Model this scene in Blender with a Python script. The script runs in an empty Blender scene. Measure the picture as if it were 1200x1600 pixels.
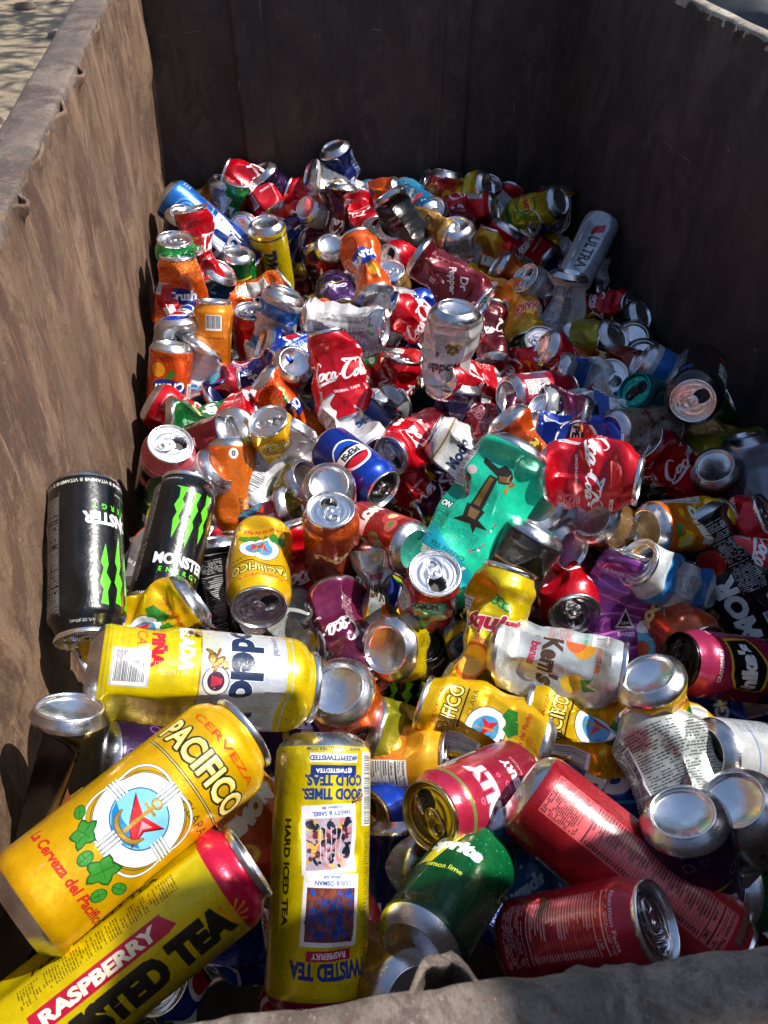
import bpy, math, random, re
import numpy as np
from mathutils import Matrix, Vector
D = bpy.data
SC = bpy.context.scene
COL = SC.collection
# ------------------------------------------------------------------ camera, sky, sun, exposure
CAMZ = 1.5
cam_d = D.cameras.new('camera'); cam = D.objects.new('camera', cam_d); COL.objects.link(cam)
cam_d.sensor_fit = 'HORIZONTAL'; cam_d.sensor_width = 36; cam_d.lens = 37.5
cam_d.clip_start = 0.01; cam_d.clip_end = 500
cam.location = (0, 0, CAMZ); cam.rotation_euler = (math.radians(45), 0, 0)
cam_d.dof.use_dof = True; cam_d.dof.focus_distance = 0.85; cam_d.dof.aperture_fstop = 40.0
SC.camera = cam
SUN_ELEV, SUN_AZ = 52.0, 14.0          # azimuth from +X (right of the picture), turning towards +Y (away)
sd = Vector((math.cos(math.radians(SUN_AZ))*math.cos(math.radians(SUN_ELEV)),
             math.sin(math.radians(SUN_AZ))*math.cos(math.radians(SUN_ELEV)), math.sin(math.radians(SUN_ELEV))))
W = D.worlds.new('World'); SC.world = W; W.use_nodes = True
nt = W.node_tree; nt.nodes.clear()
sky = nt.nodes.new('ShaderNodeTexSky'); sky.sky_type = 'NISHITA'; sky.sun_disc = False
sky.sun_elevation = math.radians(SUN_ELEV); sky.sun_rotation = math.radians(90 - SUN_AZ)
bg = nt.nodes.new('ShaderNodeBackground'); bg.inputs[1].default_value = 0.11
wo = nt.nodes.new('ShaderNodeOutputWorld')
nt.links.new(sky.outputs[0], bg.inputs[0]); nt.links.new(bg.outputs[0], wo.inputs[0])
sl = D.lights.new('sun', 'SUN'); sl.energy = 4.9; sl.angle = math.radians(0.5); sl.color = (1, .965, .91)
so = D.objects.new('sun', sl); COL.objects.link(so); so.rotation_euler = sd.to_track_quat('Z', 'Y').to_euler()
SC.view_settings.view_transform = 'Standard'; SC.view_settings.look = 'None'
SC.view_settings.exposure = 0.55; SC.view_settings.gamma = 1
SC.view_settings.use_curve_mapping = False
try: SC.cycles.max_bounces = 10; SC.cycles.glossy_bounces = 6
except Exception: pass
rng = np.random.default_rng(7); R0 = random.Random(5)
F = 1250.0
RT = np.array([1., 0, 0]); UP = np.array([0, .70710678, .70710678]); FW = np.array([0, .70710678, -.70710678])
def ray(px, py):                       # direction with unit depth
    return (px-600)/F*RT + (800-py)/F*UP + FW
def unproj_z(px, py, z):
    d = ray(px, py); return np.array([0, 0, CAMZ]) + d*((z-CAMZ)/d[2])

# ------------------------------------------------------------------ helpers
def smooth(a, b, x):
    t = np.clip((x-a)/(b-a), 0, 1); return t*t*(3-2*t)
def mesh_np(name, V, Q, uv=None, mats=(), mi=None, smoothf=True, tris=None):
    me = D.meshes.new(name); V = np.asarray(V, float)
    faces = [tuple(f) for f in (Q.tolist() if hasattr(Q, 'tolist') else Q)]
    me.from_pydata(V.tolist(), [], faces)
    if uv is not None:
        l = me.uv_layers.new(name='UVMap'); l.data.foreach_set('uv', np.asarray(uv, np.float32).ravel())
    for m in mats: me.materials.append(m)
    if mi is not None: me.polygons.foreach_set('material_index', np.asarray(mi, np.int32))
    me.polygons.foreach_set('use_smooth', np.full(len(me.polygons), smoothf)); me.update()
    return me
def quad_grid(nr, nc, wrap):
    c = np.arange(nc if wrap else nc-1); r = np.arange(nr-1)
    r, c = np.meshgrid(r, c, indexing='ij'); c2 = (c+1) % nc
    return np.stack([r*nc+c, r*nc+c2, (r+1)*nc+c2, (r+1)*nc+c], -1).reshape(-1, 4)
def add(name, me, parent=None, **kw):
    o = D.objects.new(name, me); COL.objects.link(o)
    if parent is not None: o.parent = parent
    for k, v in kw.items(): o[k] = v
    return o
def node_mat(name):
    m = D.materials.new(name); m.use_nodes = True
    n = m.node_tree.nodes; b = n.get('Principled BSDF') or n.new('ShaderNodeBsdfPrincipled')
    return m, m.node_tree, b
class N:                                # terse node building
    def __init__(s, t): s.t = t
    def new(s, ty, **kw):
        n = s.t.nodes.new('ShaderNode'+ty)
        for k, v in kw.items(): setattr(n, k, v)
        return n
    def link(s, a, b): s.t.links.new(a, b)
    def ramp(s, fac, stops, interp='LINEAR'):
        r = s.new('ValToRGB'); r.color_ramp.interpolation = interp
        e = r.color_ramp.elements
        while len(e) < len(stops): e.new(.5)
        for q, (p, c) in zip(e, stops):
            q.position = p; q.color = (*c, 1) if hasattr(c, '__len__') else (c, c, c, 1)
        s.link(fac, r.inputs[0]); return r.outputs[0]
    def noise(s, vec, scale, detail=6, rough=.6, sc=(1, 1, 1), dist=0):
        mp = s.new('Mapping'); mp.inputs['Scale'].default_value = sc; s.link(vec, mp.inputs[0])
        n = s.new('TexNoise'); n.inputs['Scale'].default_value = scale; n.inputs['Detail'].default_value = detail
        n.inputs['Roughness'].default_value = rough; n.inputs['Distortion'].default_value = dist
        s.link(mp.outputs[0], n.inputs['Vector']); return n.outputs['Fac']
    def mix(s, fac, a, b, mode='MIX'):
        m = s.new('MixRGB', blend_type=mode)
        if isinstance(fac, (int, float)): m.inputs[0].default_value = fac
        else: s.link(fac, m.inputs[0])
        for i, v in ((1, a), (2, b)):
            if isinstance(v, tuple): m.inputs[i].default_value = (*v, 1)
            else: s.link(v, m.inputs[i])
        return m.outputs[0]
    def bump(s, h, strength, dist, prev=None):
        b = s.new('Bump'); b.inputs['Strength'].default_value = strength; b.inputs['Distance'].default_value = dist
        s.link(h, b.inputs['Height'])
        if prev is not None: s.link(prev, b.inputs['Normal'])
        return b.outputs[0]

# ------------------------------------------------------------------ label painter (numpy raster, nothing is loaded)
_glyph = {}
def text_tris(s, bold=0.0):
    k = (s, bold)
    if k in _glyph: return _glyph[k]
    c = D.curves.new('t', 'FONT'); c.body = s; c.size = 1; c.resolution_u = 3; c.offset = bold
    o = D.objects.new('t', c); me = o.to_mesh()
    nv = len(me.vertices); v = np.zeros(nv*3, np.float32); me.vertices.foreach_get('co', v); v = v.reshape(-1, 3)[:, :2]
    me.calc_loop_triangles(); nt_ = len(me.loop_triangles); t = np.zeros(nt_*3, np.int32); me.loop_triangles.foreach_get('vertices', t)
    t = t.reshape(-1, 3); o.to_mesh_clear(); D.objects.remove(o); D.curves.remove(c)
    r = v[t] if nt_ else np.zeros((0, 3, 2)); _glyph[k] = r; return r
def hx(c):
    if isinstance(c, str): return [int(c[i:i+2], 16)/255 for i in (0, 2, 4)]
    return list(c)
class Canvas:
    def __init__(s, w, h, ppm=3.0, col='ffffff', ink=.5):
        s.w, s.h = w, h; s.k = ppm*2; s.W = int(w*ppm)*2; s.H = int(h*ppm)*2
        s.a = np.zeros((s.H, s.W, 4), np.float32); s.a[:] = hx(col)+[ink]; s.r = random.Random(int(w*7+h))
    def _c(s, col, ink): return np.array(hx(col)+[ink], np.float32)
    def rect(s, x, y, w, h, col, ink=.6):
        k = s.k; x0, x1 = int(max(0, x*k)), int(min(s.W, (x+w)*k)); y0, y1 = int(max(0, y*k)), int(min(s.H, (y+h)*k))
        if x1 > x0 and y1 > y0: s.a[y0:y1, x0:x1] = s._c(col, ink)
    def grad(s, y0, y1, c0, c1, ink=.5):
        a, b = int(y0*s.k), int(min(s.H, y1*s.k)); t = np.linspace(0, 1, b-a)[:, None, None]
        s.a[a:b] = s._c(c0, ink)*(1-t)+s._c(c1, ink)*t
    def _box(s, x0, y0, x1, y1):
        k = s.k; X0, X1 = max(0, int(x0*k)-1), min(s.W, int(x1*k)+2); Y0, Y1 = max(0, int(y0*k)-1), min(s.H, int(y1*k)+2)
        if X1 <= X0 or Y1 <= Y0: return None
        yy, xx = np.mgrid[Y0:Y1, X0:X1]; return (slice(Y0, Y1), slice(X0, X1)), (xx+.5)/k, (yy+.5)/k
    def ell(s, cx, cy, rx, ry, col, ink=.6, rot=0, ring=None):
        m = max(rx, ry); b = s._box(cx-m, cy-m, cx+m, cy+m)
        if b is None: return
        sl_, x, y = b; c_, s_ = math.cos(math.radians(rot)), math.sin(math.radians(rot)); x = x-cx; y = y-cy
        d = ((x*c_+y*s_)/rx)**2 + ((-x*s_+y*c_)/ry)**2; msk = d < 1
        if ring: msk &= d > ring*ring
        s.a[sl_][msk] = s._c(col, ink)
    def poly(s, pts, col, ink=.6):
        p = np.array(pts, float); b = s._box(p[:, 0].min(), p[:, 1].min(), p[:, 0].max(), p[:, 1].max())
        if b is None: return
        sl_, x, y = b; ins = np.zeros(x.shape, bool)
        for (x1, y1), (x2, y2) in zip(p, np.roll(p, -1, 0)):
            if y1 == y2: continue
            ins ^= ((y1 > y) != (y2 > y)) & (x < (x2-x1)*(y-y1)/(y2-y1)+x1)
        s.a[sl_][ins] = s._c(col, ink)
    def tris(s, T, col, ink):
        k = s.k; T = T*k; cc = s._c(col, ink)
        for (ax, ay), (bx, by), (cx, cy) in T.tolist():
            x0, x1 = int(max(0, min(ax, bx, cx))), int(min(s.W-1, max(ax, bx, cx)))+1
            y0, y1 = int(max(0, min(ay, by, cy))), int(min(s.H-1, max(ay, by, cy)))+1
            if x1 <= x0 or y1 <= y0: continue
            X = np.arange(x0, x1)+.5; Y = (np.arange(y0, y1)+.5)[:, None]
            e0 = (bx-ax)*(Y-ay)-(by-ay)*(X-ax); e1 = (cx-bx)*(Y-by)-(cy-by)*(X-bx); e2 = (ax-cx)*(Y-cy)-(ay-cy)*(X-cx)
            m = ((e0 >= 0) & (e1 >= 0) & (e2 >= 0)) | ((e0 <= 0) & (e1 <= 0) & (e2 <= 0))
            s.a[y0:y1, x0:x1][m] = cc
    def text(s, t, cx, cy, h, col, bold=.0, shear=0, rot=0, ink=.8, wid=None, ol=None, arc=0):
        T = text_tris(t, bold)
        if not len(T): return
        T = T.copy().astype(float); lo, hi = T.min((0, 1)), T.max((0, 1)); T -= (lo+hi)/2
        sc = h/max(.3, (hi-lo)[1]); wx = wid/(hi-lo)[0] if wid else sc
        T[..., 0] = T[..., 0]*wx+T[..., 1]*sc*shear; T[..., 1] *= sc
        if arc: T[..., 1] -= arc*(T[..., 0]/max(1, np.abs(T[..., 0]).max()))**2
        c_, s_ = math.cos(math.radians(rot)), math.sin(math.radians(rot))
        X = T[..., 0]*c_-T[..., 1]*s_+cx; Y = T[..., 0]*s_+T[..., 1]*c_+cy; P = np.stack([X, Y], -1)
        if ol:
            for q in range(8):
                a = q*math.pi/4; s.tris(P+np.array([math.cos(a), math.sin(a)])*ol[1], ol[0], ink)
        s.tris(P, col, ink)
    def stroke(s, pts, wd, col, ink=.8, n=14):
        P = np.array(pts, float)
        P = np.vstack([2*P[0]-P[1], P, 2*P[-1]-P[-2]]); out = []
        for i in range(1, len(P)-2):
            t = np.linspace(0, 1, n)[:, None]; p0, p1, p2, p3 = P[i-1:i+3]
            out.append(.5*((2*p1)+(-p0+p2)*t+(2*p0-5*p1+4*p2-p3)*t*t+(-p0+3*p1-3*p2+p3)*t**3))
        Q = np.vstack(out); xy = Q[:, :2]; w = (Q[:, 2] if Q.shape[1] > 2 else np.ones(len(Q)))*wd
        d = np.gradient(xy, axis=0); d /= np.linalg.norm(d, axis=1)[:, None]+1e-9; nn = np.stack([-d[:, 1], d[:, 0]], 1)*w[:, None]/2
        A, B = xy+nn, xy-nn
        T = np.concatenate([np.stack([A[:-1], B[:-1], B[1:]], 1), np.stack([A[:-1], B[1:], A[1:]], 1)]); s.tris(T, col, ink)
    def micro(s, x, y, w, h, col, lh=1.6, ink=.7, fill=.8):
        yy = y+h-lh
        while yy > y:
            xx = x
            while xx < x+w:
                l = s.r.uniform(.7, 4)
                if s.r.random() < fill: s.rect(xx, yy, min(l, x+w-xx), lh*.45, col, ink)
                xx += l+.6
            if s.r.random() < .12: yy -= lh*.6
            yy -= lh
    def barcode(s, x, y, w, h, bgc='f0f0ee', fg='202028', vert=False):
        s.rect(x, y, w, h, bgc, .9); q = .8
        L = (h if vert else w)-1.6
        while q < L:
            t = s.r.choice([.25, .4, .6]);
            if vert: s.rect(x+1, y+q, w-3.5, t, fg, .9)
            else: s.rect(x+q, y+3, t, h-4, fg, .9)
            q += t+s.r.choice([.3, .45, .7])
    def nutri(s, x, y, w, h, bgc='f2f2f0', fg='1a1a1a', cal='150'):
        if bgc: s.rect(x, y, w, h, bgc, .85)
        s.text('Nutrition Facts', x+w/2, y+h-3, 2.8, fg, .02, wid=w*.9)
        s.micro(x+1, y+h-9, w-2, 4, fg, 1.5)
        s.rect(x+1, y+h-11, w-2, 1.2, fg); s.text('Calories', x+w*.33, y+h-14, 2.4, fg, .02); s.text(cal, x+w*.8, y+h-14, 3.2, fg, .02)
        s.rect(x+1, y+h-17, w-2, .7, fg); yy = y+h-19.5
        while yy > y+h*.25:
            s.rect(x+1, yy, w*s.r.uniform(.35, .65), .8, fg); s.rect(x+w*.85, yy, w*.1, .8, fg); s.rect(x+1, yy-1, w-2, .2, fg); yy -= 2.4
        s.rect(x+1, y+h*.24, w-2, .8, fg); s.micro(x+1, y+1, w-2, h*.2, fg, 1.5)
    def crv(s, x, y, col='ffffff'):           # deposit text, kept as dots of type
        s.text('CA CRV', x, y, 1.8, col); s.micro(x-5, y-6, 10, 4.5, col, 1.3)
    def dots(s, n, col, r0, r1, x0=0, x1=None, y0=0, y1=None, ink=.6, ring=None):
        x1 = x1 or s.w; y1 = y1 or s.h
        for _ in range(n):
            r = s.r.uniform(r0, r1); s.ell(s.r.uniform(x0, x1), s.r.uniform(y0, y1), r, r, col, ink, ring=ring)
    def image(s, name):
        a = s.a.reshape(s.H//2, 2, s.W//2, 2, 4).mean((1, 3)); h = s.h; a[..., 3] = np.where(a[..., 3] > .02, np.clip(a[..., 3]+.22, 0, 1), 0)
        e = int(10.5*s.k/2); a[:e] = (.80, .80, .81, .0)
        a = a*(1+.0*rng.random(a.shape[:2]))[..., None].astype(np.float32)
        im = D.images.new(name, a.shape[1], a.shape[0], alpha=True); im.alpha_mode = 'CHANNEL_PACKED'
        im.pixels.foreach_set(np.clip(a, 0, 1).astype(np.float32).ravel()); im.update(); im.pack()
        return im
def script_cola(c, cx, cy, sz, col='ffffff', rot=0, ink=.85):
    """flowing white script: big C o c a - C o l a with the ribbon tail"""
    L = []
    def C(x):
        return [[(x+1.05, 1.25, .5), (x+.95, 1.5, .8), (x+.65, 1.62, 1.), (x+.25, 1.25, 1.6), (x+.02, .65, 1.9), (x+.12, .12, 1.5), (x+.45, -.02, 1.), (x+.85, .3, .6)]]
    def o(x): return [[(x+.32, .62, .8), (x+.08, .5, 1.3), (x+.0, .2, 1.5), (x+.15, 0, 1.1), (x+.36, .18, 1.2), (x+.42, .48, 1.3), (x+.28, .64, .8), (x+.55, .55, .5)]]
    def cc(x): return [[(x+.42, .5, 1.), (x+.26, .64, .9), (x+.03, .35, 1.5), (x+.08, .04, 1.3), (x+.3, 0, .8), (x+.58, .3, .5)]]
    def a(x): return [[(x+.42, .6, .8), (x+.2, .64, 1.), (x+.0, .3, 1.4), (x+.1, .0, 1.2), (x+.32, .2, .9), (x+.45, .64, .9)], [(x+.46, .66, 1.2), (x+.4, .25, 1.5), (x+.46, .0, 1.1), (x+.72, .3, .5)]]
    def l(x): return [[(x+.0, .25, .5), (x+.3, .8, .8), (x+.5, 1.3, 1.), (x+.42, 1.5, .9), (x+.28, 1.2, 1.3), (x+.15, .4, 1.6), (x+.25, .0, 1.2), (x+.55, .3, .5)]]
    L += C(0)+o(.95)+cc(1.52)+a(2.05)+[[(2.85, .42, 1.), (3.1, .45, 1.)]]+C(3.2)+o(4.1)+l(4.6)+a(5.05)
    L += [[(.3, -.02, .7), (.1, -.3, 1.2), (.7, -.42, 1.5), (1.8, -.2, 1.2), (2.5, -.15, .6)], [(3.35, 1.45, .7), (3.0, 1.75, 1.), (3.9, 1.62, 1.2), (4.9, 1.62, .6)]]
    c_, s_ = math.cos(math.radians(rot)), math.sin(math.radians(rot))
    for st in L:
        P = [((x+.25*y-2.9)*sz, (y-.6)*sz, w) for x, y, w in st]
        c.stroke([(cx+x*c_-y*s_, cy+x*s_+y*c_, w) for x, y, w in P], sz*.17, col, ink)
# ------------------------------------------------------------------ printed designs
TYPES = {'s': (33.1, 122.), 't': (33.1, 157.), 'g': (36.6, 191.), 'l': (28.8, 156.), 'h': (36.6, 168.)}; CANH = {'h': 191.}
DES = {}
def design(ty, ppm=3.0, col='ffffff', ink=.5):
    def deco(f):
        DES[f.__name__[2:]] = (ty, ppm, col, ink, f); return f
    return deco
def cola(c, sub, subcol='ffffff', word='ORIGINAL TASTE', tcol='ffffff'):
    for x in (c.w*.5, c.w*.02, c.w*1.02):
        script_cola(c, x, 68, 14.5, tcol)
        c.text(word, x+6, 44, 3.8, subcol, .03)
    c.micro(c.w*.26, 66, 16, 14, 'f4dede', 1.5)
    c.text('RECYCLE ME', c.w*.74, 98, 5.2, 'ffffff', .04); c.ell(c.w*.73, 79, 10, 10, 'e8e8e8', .8); c.poly([(c.w*.73-9, 83), (c.w*.73+1, 89), (c.w*.73+9, 74), (c.w*.73+1, 71)], sub); c.ell(c.w*.73, 66, 3, 2.6, 'ffffff', .8)
    c.micro(c.w*.69, 20, 26, 30, 'f2d8d8', 1.6); c.barcode(c.w*.27, 22, 18, 26)
@design('s', 3, 'c4041a', .42)
def d_cola(c): cola(c, 'c4041a')
@design('s', 3, '56060f', .38)
def d_cherrycola(c): cola(c, '56060f', word='Cherry')
@design('s', 3, '5a1440', .35)
def d_purplecola(c):
    c.grad(0, 122, '7c2450', '50102e', .35); cola(c, '5a1440', word='Cherry')
@design('s', 3, 'a8acb0', .15)
def d_silvercola(c): cola(c, 'a8acb0', 'b01018', 'DIET', 'c0101c')
@design('s', 3, 'c01020', .4)
def d_bigred(c):
    for x in (c.w*.5, 4, c.w-4):
        c.text('Big K', x, 82, 14, 'ffffff', .03, .25); c.text('cola', x, 56, 16, 'ffffff', .05); c.ell(x+26, 100, 8, 8, 'd8b040', .6, ring=.7)
    c.micro(c.w*.26, 20, 18, 70, 'f2d8d8')
@design('s', 3, '6a1420', .35)
def d_maroon(c):
    for x in (c.w*.5, 2, c.w-2):
        c.ell(x, 66, 26, 34, '7c1a28', .4, rot=20); c.text('Dr', x-4, 88, 13, 'e8e0e0', .03, .2, 35); c.text('Pepper', x+2, 68, 14, 'e8e0e0', .03, .2, 35)
        c.text('23', x+24, 42, 8, 'd8c8c8', .03)
    c.rect(c.w*.26, 70, 13, 16, 'e8e4e4'); c.micro(c.w*.24, 18, 22, 48, 'd8a8b0'); c.nutri(c.w*.74, 18, 22, 70, None, 'e0c0c4')
@design('s', 3, '0b2f9e', .35)
def d_pepsi(c):
    c.grad(0, 122, '08247c', '1242b8', .35)
    for x in (c.w*.5, 0, c.w):
        c.ell(x, 66, 27, 27, 'ffffff', .9); c.ell(x, 66, 25, 25, '101018', .7)
        c.poly([(x-24.5, 70), (x-10, 76), (x+6, 74), (x+24.5, 78), (x+18, 85), (x+8, 90), (x-8, 90), (x-20, 80)], 'c81428'); c.ell(x, 66, 25, 25, 'f4f4f4', .9, ring=.93)
        c.poly([(x-24, 58), (x, 52), (x+24, 58), (x+14, 45), (x, 41), (x-14, 45)], '1444b4'); c.rect(x-25, 58, 50, 14, 'f6f6f6', .9); c.text('PEPSI', x, 65, 10.5, '101018', .05)
    c.nutri(c.w*.25, 18, 20, 75, None, 'dfe6f6', '150'); c.barcode(c.w*.74, 20, 20, 40)
@design('s', 3, '10207c', .3)
def d_navy(c):
    c.grad(0, 122, '080f3c', '16309a', .3)
    for x in (c.w*.5, 2): c.text('LIGHT', x, 70, 15, 'dfe6f4', .04); c.ell(x+34, 74, 15, 22, 'c8142a', .5, rot=30); c.rect(x+40, 60, 6, 40, 'e8e8ee')
    c.micro(c.w*.22, 18, 24, 60, 'c8d4f0')
@design('g', 4, '0f3fae', .3)
def d_bluebeer(c):
    c.grad(0, 191, '2a78c8', '0d2f9a', .3)
    for x in (c.w*.5, 0, c.w):
        c.poly([(x-44, 78), (x+44, 96), (x+44, 99), (x-44, 81)], '40c0d8'); c.text('BUD', x, 112, 34, 'f6f8fa', .06, .1, 8); c.text('LIGHT', x, 142, 24, 'f6f8fa', .05, .1, 8)
        for q in range(6): c.ell(x, 50, 22-q*3.4, 22-q*3.4, '58a0e0' if q % 2 == 0 else '1a5ab8', .3)
        c.text('B', x, 50, 9, 'a8d0f4', .05)
    for q in range(3): c.text('PREMIUM LIGHT LAGER', c.w*.26, 30-q*5, 2.8, 'c8dcf4', .02); c.micro(c.w*.7, 30, 26, 90, 'c8dcf4')
@design('s', 3, 'd0420a', .35)
def d_orange(c):
    c.grad(0, 122, 'd04008', 'e8660c', .35); c.dots(900, 'ffb860', .25, .9, y0=88); c.dots(500, 'f89030', .3, .9, y0=10, y1=30)
    for x in (c.w*.5, 0, c.w):
        c.ell(x, 64, 27, 13, '1a2c80', .6, rot=-8); c.text('Crush', x, 64, 15, 'ffffff', .04, .2, 8); c.ell(x+20, 38, 11, 11, 'f6a020', .6); c.poly([(x-8, 46), (x+12, 52), (x-2, 34)], '2c9a34')
    c.nutri(c.w*.24, 22, 24, 72, 'ecebe6', '202020', '190'); c.barcode(c.w*.74, 58, 24, 24); c.micro(c.w*.72, 20, 28, 34, '5a1804')
@design('s', 3, 'e07a10', .4)
def d_mango(c):
    c.grad(0, 122, 'd06808', 'f0941a', .4)
    c.barcode(c.w*.5-14, 80, 26, 24); c.text('HAWTHORNE CA', c.w*.5, 68, 3, '3a1404', .03); c.micro(c.w*.5-24, 36, 46, 30, '8a3a06', 1.7)
    c.text('SPARKLING', c.w*.5, 30, 4, '5a2004', .03); c.text('TANGERINE', c.w*.5, 22, 5, '5a2004', .03)
    for x in (8, c.w-30): c.ell(x+10, 66, 20, 20, 'f8c030', .6); c.text('mango', x+10, 66, 10, 'ffffff', .05)
@design('s', 3, 'dc6a0a', .4)
def d_swirl(c):
    for q in range(18):
        y = 14+q*5.6; c.stroke([(c.w*.5-44+i*5, y+3.5*math.sin(i*1.3+q*1.1), 1) for i in range(9)], 1.1, '8a5a30')
    c.text('LA BREW', c.w*.5-10, 92, 5, '4a2a10', .03, 0, 90); c.micro(c.w*.5+4, 14, 36, 92, 'a04206', 1.9); c.ell(c.w*.5-4, 20, 6, 7, 'f0f0ee'); c.text('0', c.w*.5-4, 20, 7, '20202a', .04)
    c.rect(4, 40, 40, 40, 'f6c040'); c.text('HOP', 24, 60, 16, '8a2a06', .05)
@design('s', 3, 'd8560a', .4)
def d_fantasia(c):
    for x in (c.w*.5, 0, c.w):
        c.ell(x, 72, 34, 17, '123a9c', .6, rot=-6); c.text('FANTA', x, 73, 17, 'ffffff', .07, .05, 5, ol=('123a9c', .8)); c.ell(x+14, 40, 12, 12, 'f8a020', .6); c.poly([(x+2, 48), (x+16, 56), (x+8, 44)], '309a30')
    c.micro(c.w*.24, 18, 24, 70, 'fff0d8')
@design('s', 3, 'e05a14', .4)
def d_poppi(c):
    c.grad(0, 122, 'b03408', 'ec8420', .4); c.dots(60, 'f8b860', 1, 3, y0=84)
    for x in (c.w*.5, 0, c.w): c.text('poppi', x, 74, 17, 'f8e84a', .06); c.text('soda', x, 54, 14, 'f8e84a', .06); c.text('PREBIOTIC', x, 88, 3.5, 'fff4c0', .02)
@design('s', 3, '0e7a34', .35)
def d_lime(c):
    c.grad(0, 122, '0a5a26', '16a04a', .35); c.dots(260, '8ad850', .4, 1.1, y0=92)
    for x in (c.w*.5, 0, c.w): c.ell(x+18, 78, 12, 12, 'd01828', .6); c.text('7', x-22, 64, 30, 'f4f8f2', .05, .15); c.text('up', x+6, 62, 22, 'f4f8f2', .05, .15); c.poly([(x-30, 40), (x+30, 48), (x+30, 44), (x-30, 36)], 'f0e040')
    c.barcode(c.w*.24, 66, 26, 26); c.micro(c.w*.24, 20, 24, 40, 'd8f0d8'); c.rect(c.w*.72, 74, 16, 16, 'e8f2ea'); c.ell(c.w*.84, 82, 8, 8, 'd8f0d8', .6, ring=.7)
@design('s', 3, '075a30', .3)
def d_lemonlime(c):
    c.grad(0, 122, '04361e', '0a7a3e', .3); c.dots(240, '58c890', .25, .6, y0=60)
    for x in (c.w*.5, 0, c.w): c.poly([(x-26, 56), (x-6, 100), (x+4, 100), (x-12, 56)], 'f0e030'); c.text('Sprite', x, 76, 18, 'f4f8f6', .06, .2); c.text('lemon lime', x, 54, 5, 'e8e040', .02)
    c.barcode(c.w*.7, 30, 22, 34, 'b8c8c0', '183020'); c.micro(c.w*.26, 20, 24, 70, 'b0e0c4')
@design('g', 3, '0c3a1c', .25)
def d_greentall(c):
    c.grad(0, 191, '0a3018', '145a2a', .25); c.barcode(c.w*.5+2, 110, 26, 22); c.text('LAGER', c.w*.5, 70, 18, 'd8e0d0', .05); c.rect(0, 40, c.w, 3, 'b0a050')
@design('t', 4, '0c0d10', .6)
def d_claw(c):
    for x in (c.w*.5, 0, c.w):
        g = '5fe01c'
        def cl(dx, top, bot, wd):
            jag = [(0, top), (wd*.9, top-1), (wd*.55, top-14), (wd*.95, top-20), (wd*.5, top-34), (wd*.8, top-40), (wd*.2, bot), (-wd*.1, top-38), (wd*.2, top-30), (-wd*.35, top-22), (wd*.1, top-12)]
            c.poly([(x+dx+a, b) for a, b in jag], g, .7)
        cl(-20, 136, 76, 8); cl(-5, 134, 68, 8.5); cl(10, 136, 78, 8); c.poly([(x-25, 137), (x-10, 136), (x-12, 131)], g)
        c.text('MONSTER', x, 54, 12, 'f2f2f2', .03, ol=('f2f2f2', .25), wid=62); c.text('E  N  E  R  G  Y', x, 42, 5.5, g, .03)
        c.ell(x-9, 54, 1.2, 10, 'f2f2f2', .8)
        c.text('ENERGY DRINK', x-12, 26, 2.6, 'b8b8b8', .02)
    c.micro(c.w*.18, 28, 22, 112, 'a8a8a8', 1.8, fill=.95); c.micro(c.w*.76, 28, 24, 112, 'a8a8a8', 1.8, fill=.95); c.rect(c.w*.76-1, 24, .5, 118, '808080')
    c.text('16 FL OZ (473 mL)', c.w*.66, 148, 3, 'c8c8c8', .02); c.text('16 FL OZ (473 mL)', c.w*.34, 148, 3, 'c8c8c8', .02)
    for q in range(8): c.text('+ B VITAMINS', q*27+10, 16, 3.6, 'd8d8c8', .02)
@design('t', 3, '101114', .55)
def d_blackgreen(c):
    c.rect(0, 120, c.w, 2, '70d830'); c.nutri(c.w*.38, 24, 30, 90, '15161a', 'd8dcd8', '10'); c.poly([(c.w*.7, 40), (c.w*.76, 110), (c.w*.8, 60)], '60d020')
    c.nutri(c.w*.6, 24, 30, 90, None, 'd8dcd8', '10'); c.rect(0, 18, c.w, 1.4, 'c0c0c0')
@design('l', 3, '14130f', .5)
def d_blackgold(c):
    for x in (c.w*.5, 0, c.w):
        for s_, col in ((0, 'b08a3a'), (2.4, '14130f'), (3.6, 'd8b458')):
            c.poly([(x-34+s_, 92-s_), (x-16+s_*.2, 66-s_*.3), (x+30-s_*1.6, 110-s_*2.6), (x+8, 18+s_*3), (x+4, 18+s_*3), (x+4, 64), (x-18, 50+s_*1.4)], col, .35)
        c.poly([(x-13, 62), (x-3, 71), (x+1, 30)], 'a8643a', .3)
    for q in range(3): c.text(['ENERGY DRINK', 'ZERO SUGAR', '16 FL OZ (473 mL)'][q], c.w*.3, 128-q*7, 3, '9a968a', .02)
    c.text('ENERGY DRINK', c.w*.45, 130, 3.2, '9a968a', .02)
@design('l', 3, '141216', .45)
def d_slimblack(c):
    for x in (c.w*.5, 0, c.w): c.text('MOOD', x, 78, 17, 'd8c87a', .06, 0, 90); c.ell(x+24, 40, 9, 26, '5a2a18', .4)
    c.barcode(c.w*.5-28, 96, 26, 40, 'c8c8d4')
    c.barcode(c.w*.5+8, 96, 24, 40, 'c8c8d4')
@design('g', 4, '14171e', .5)
def d_blackmod(c):
    for x in (c.w*.5, 0): c.text('MOR', x+22, 116, 26, 'f0eee8', .06, 0, -90); c.ell(x+22, 60, 16, 16, 'c02a20', .6)
    c.barcode(c.w*.5-26, 130, 24, 40, 'e8e8ea', vert=True); c.rect(c.w*.5-46, 140, 14, 22, '3a58a0'); c.ell(c.w*.5-30, 118, 5, 5, 'c8c8d0', .6, ring=.6); c.micro(c.w*.5-34, 20, 42, 86, 'd0d4d8', 2.2)
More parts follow.
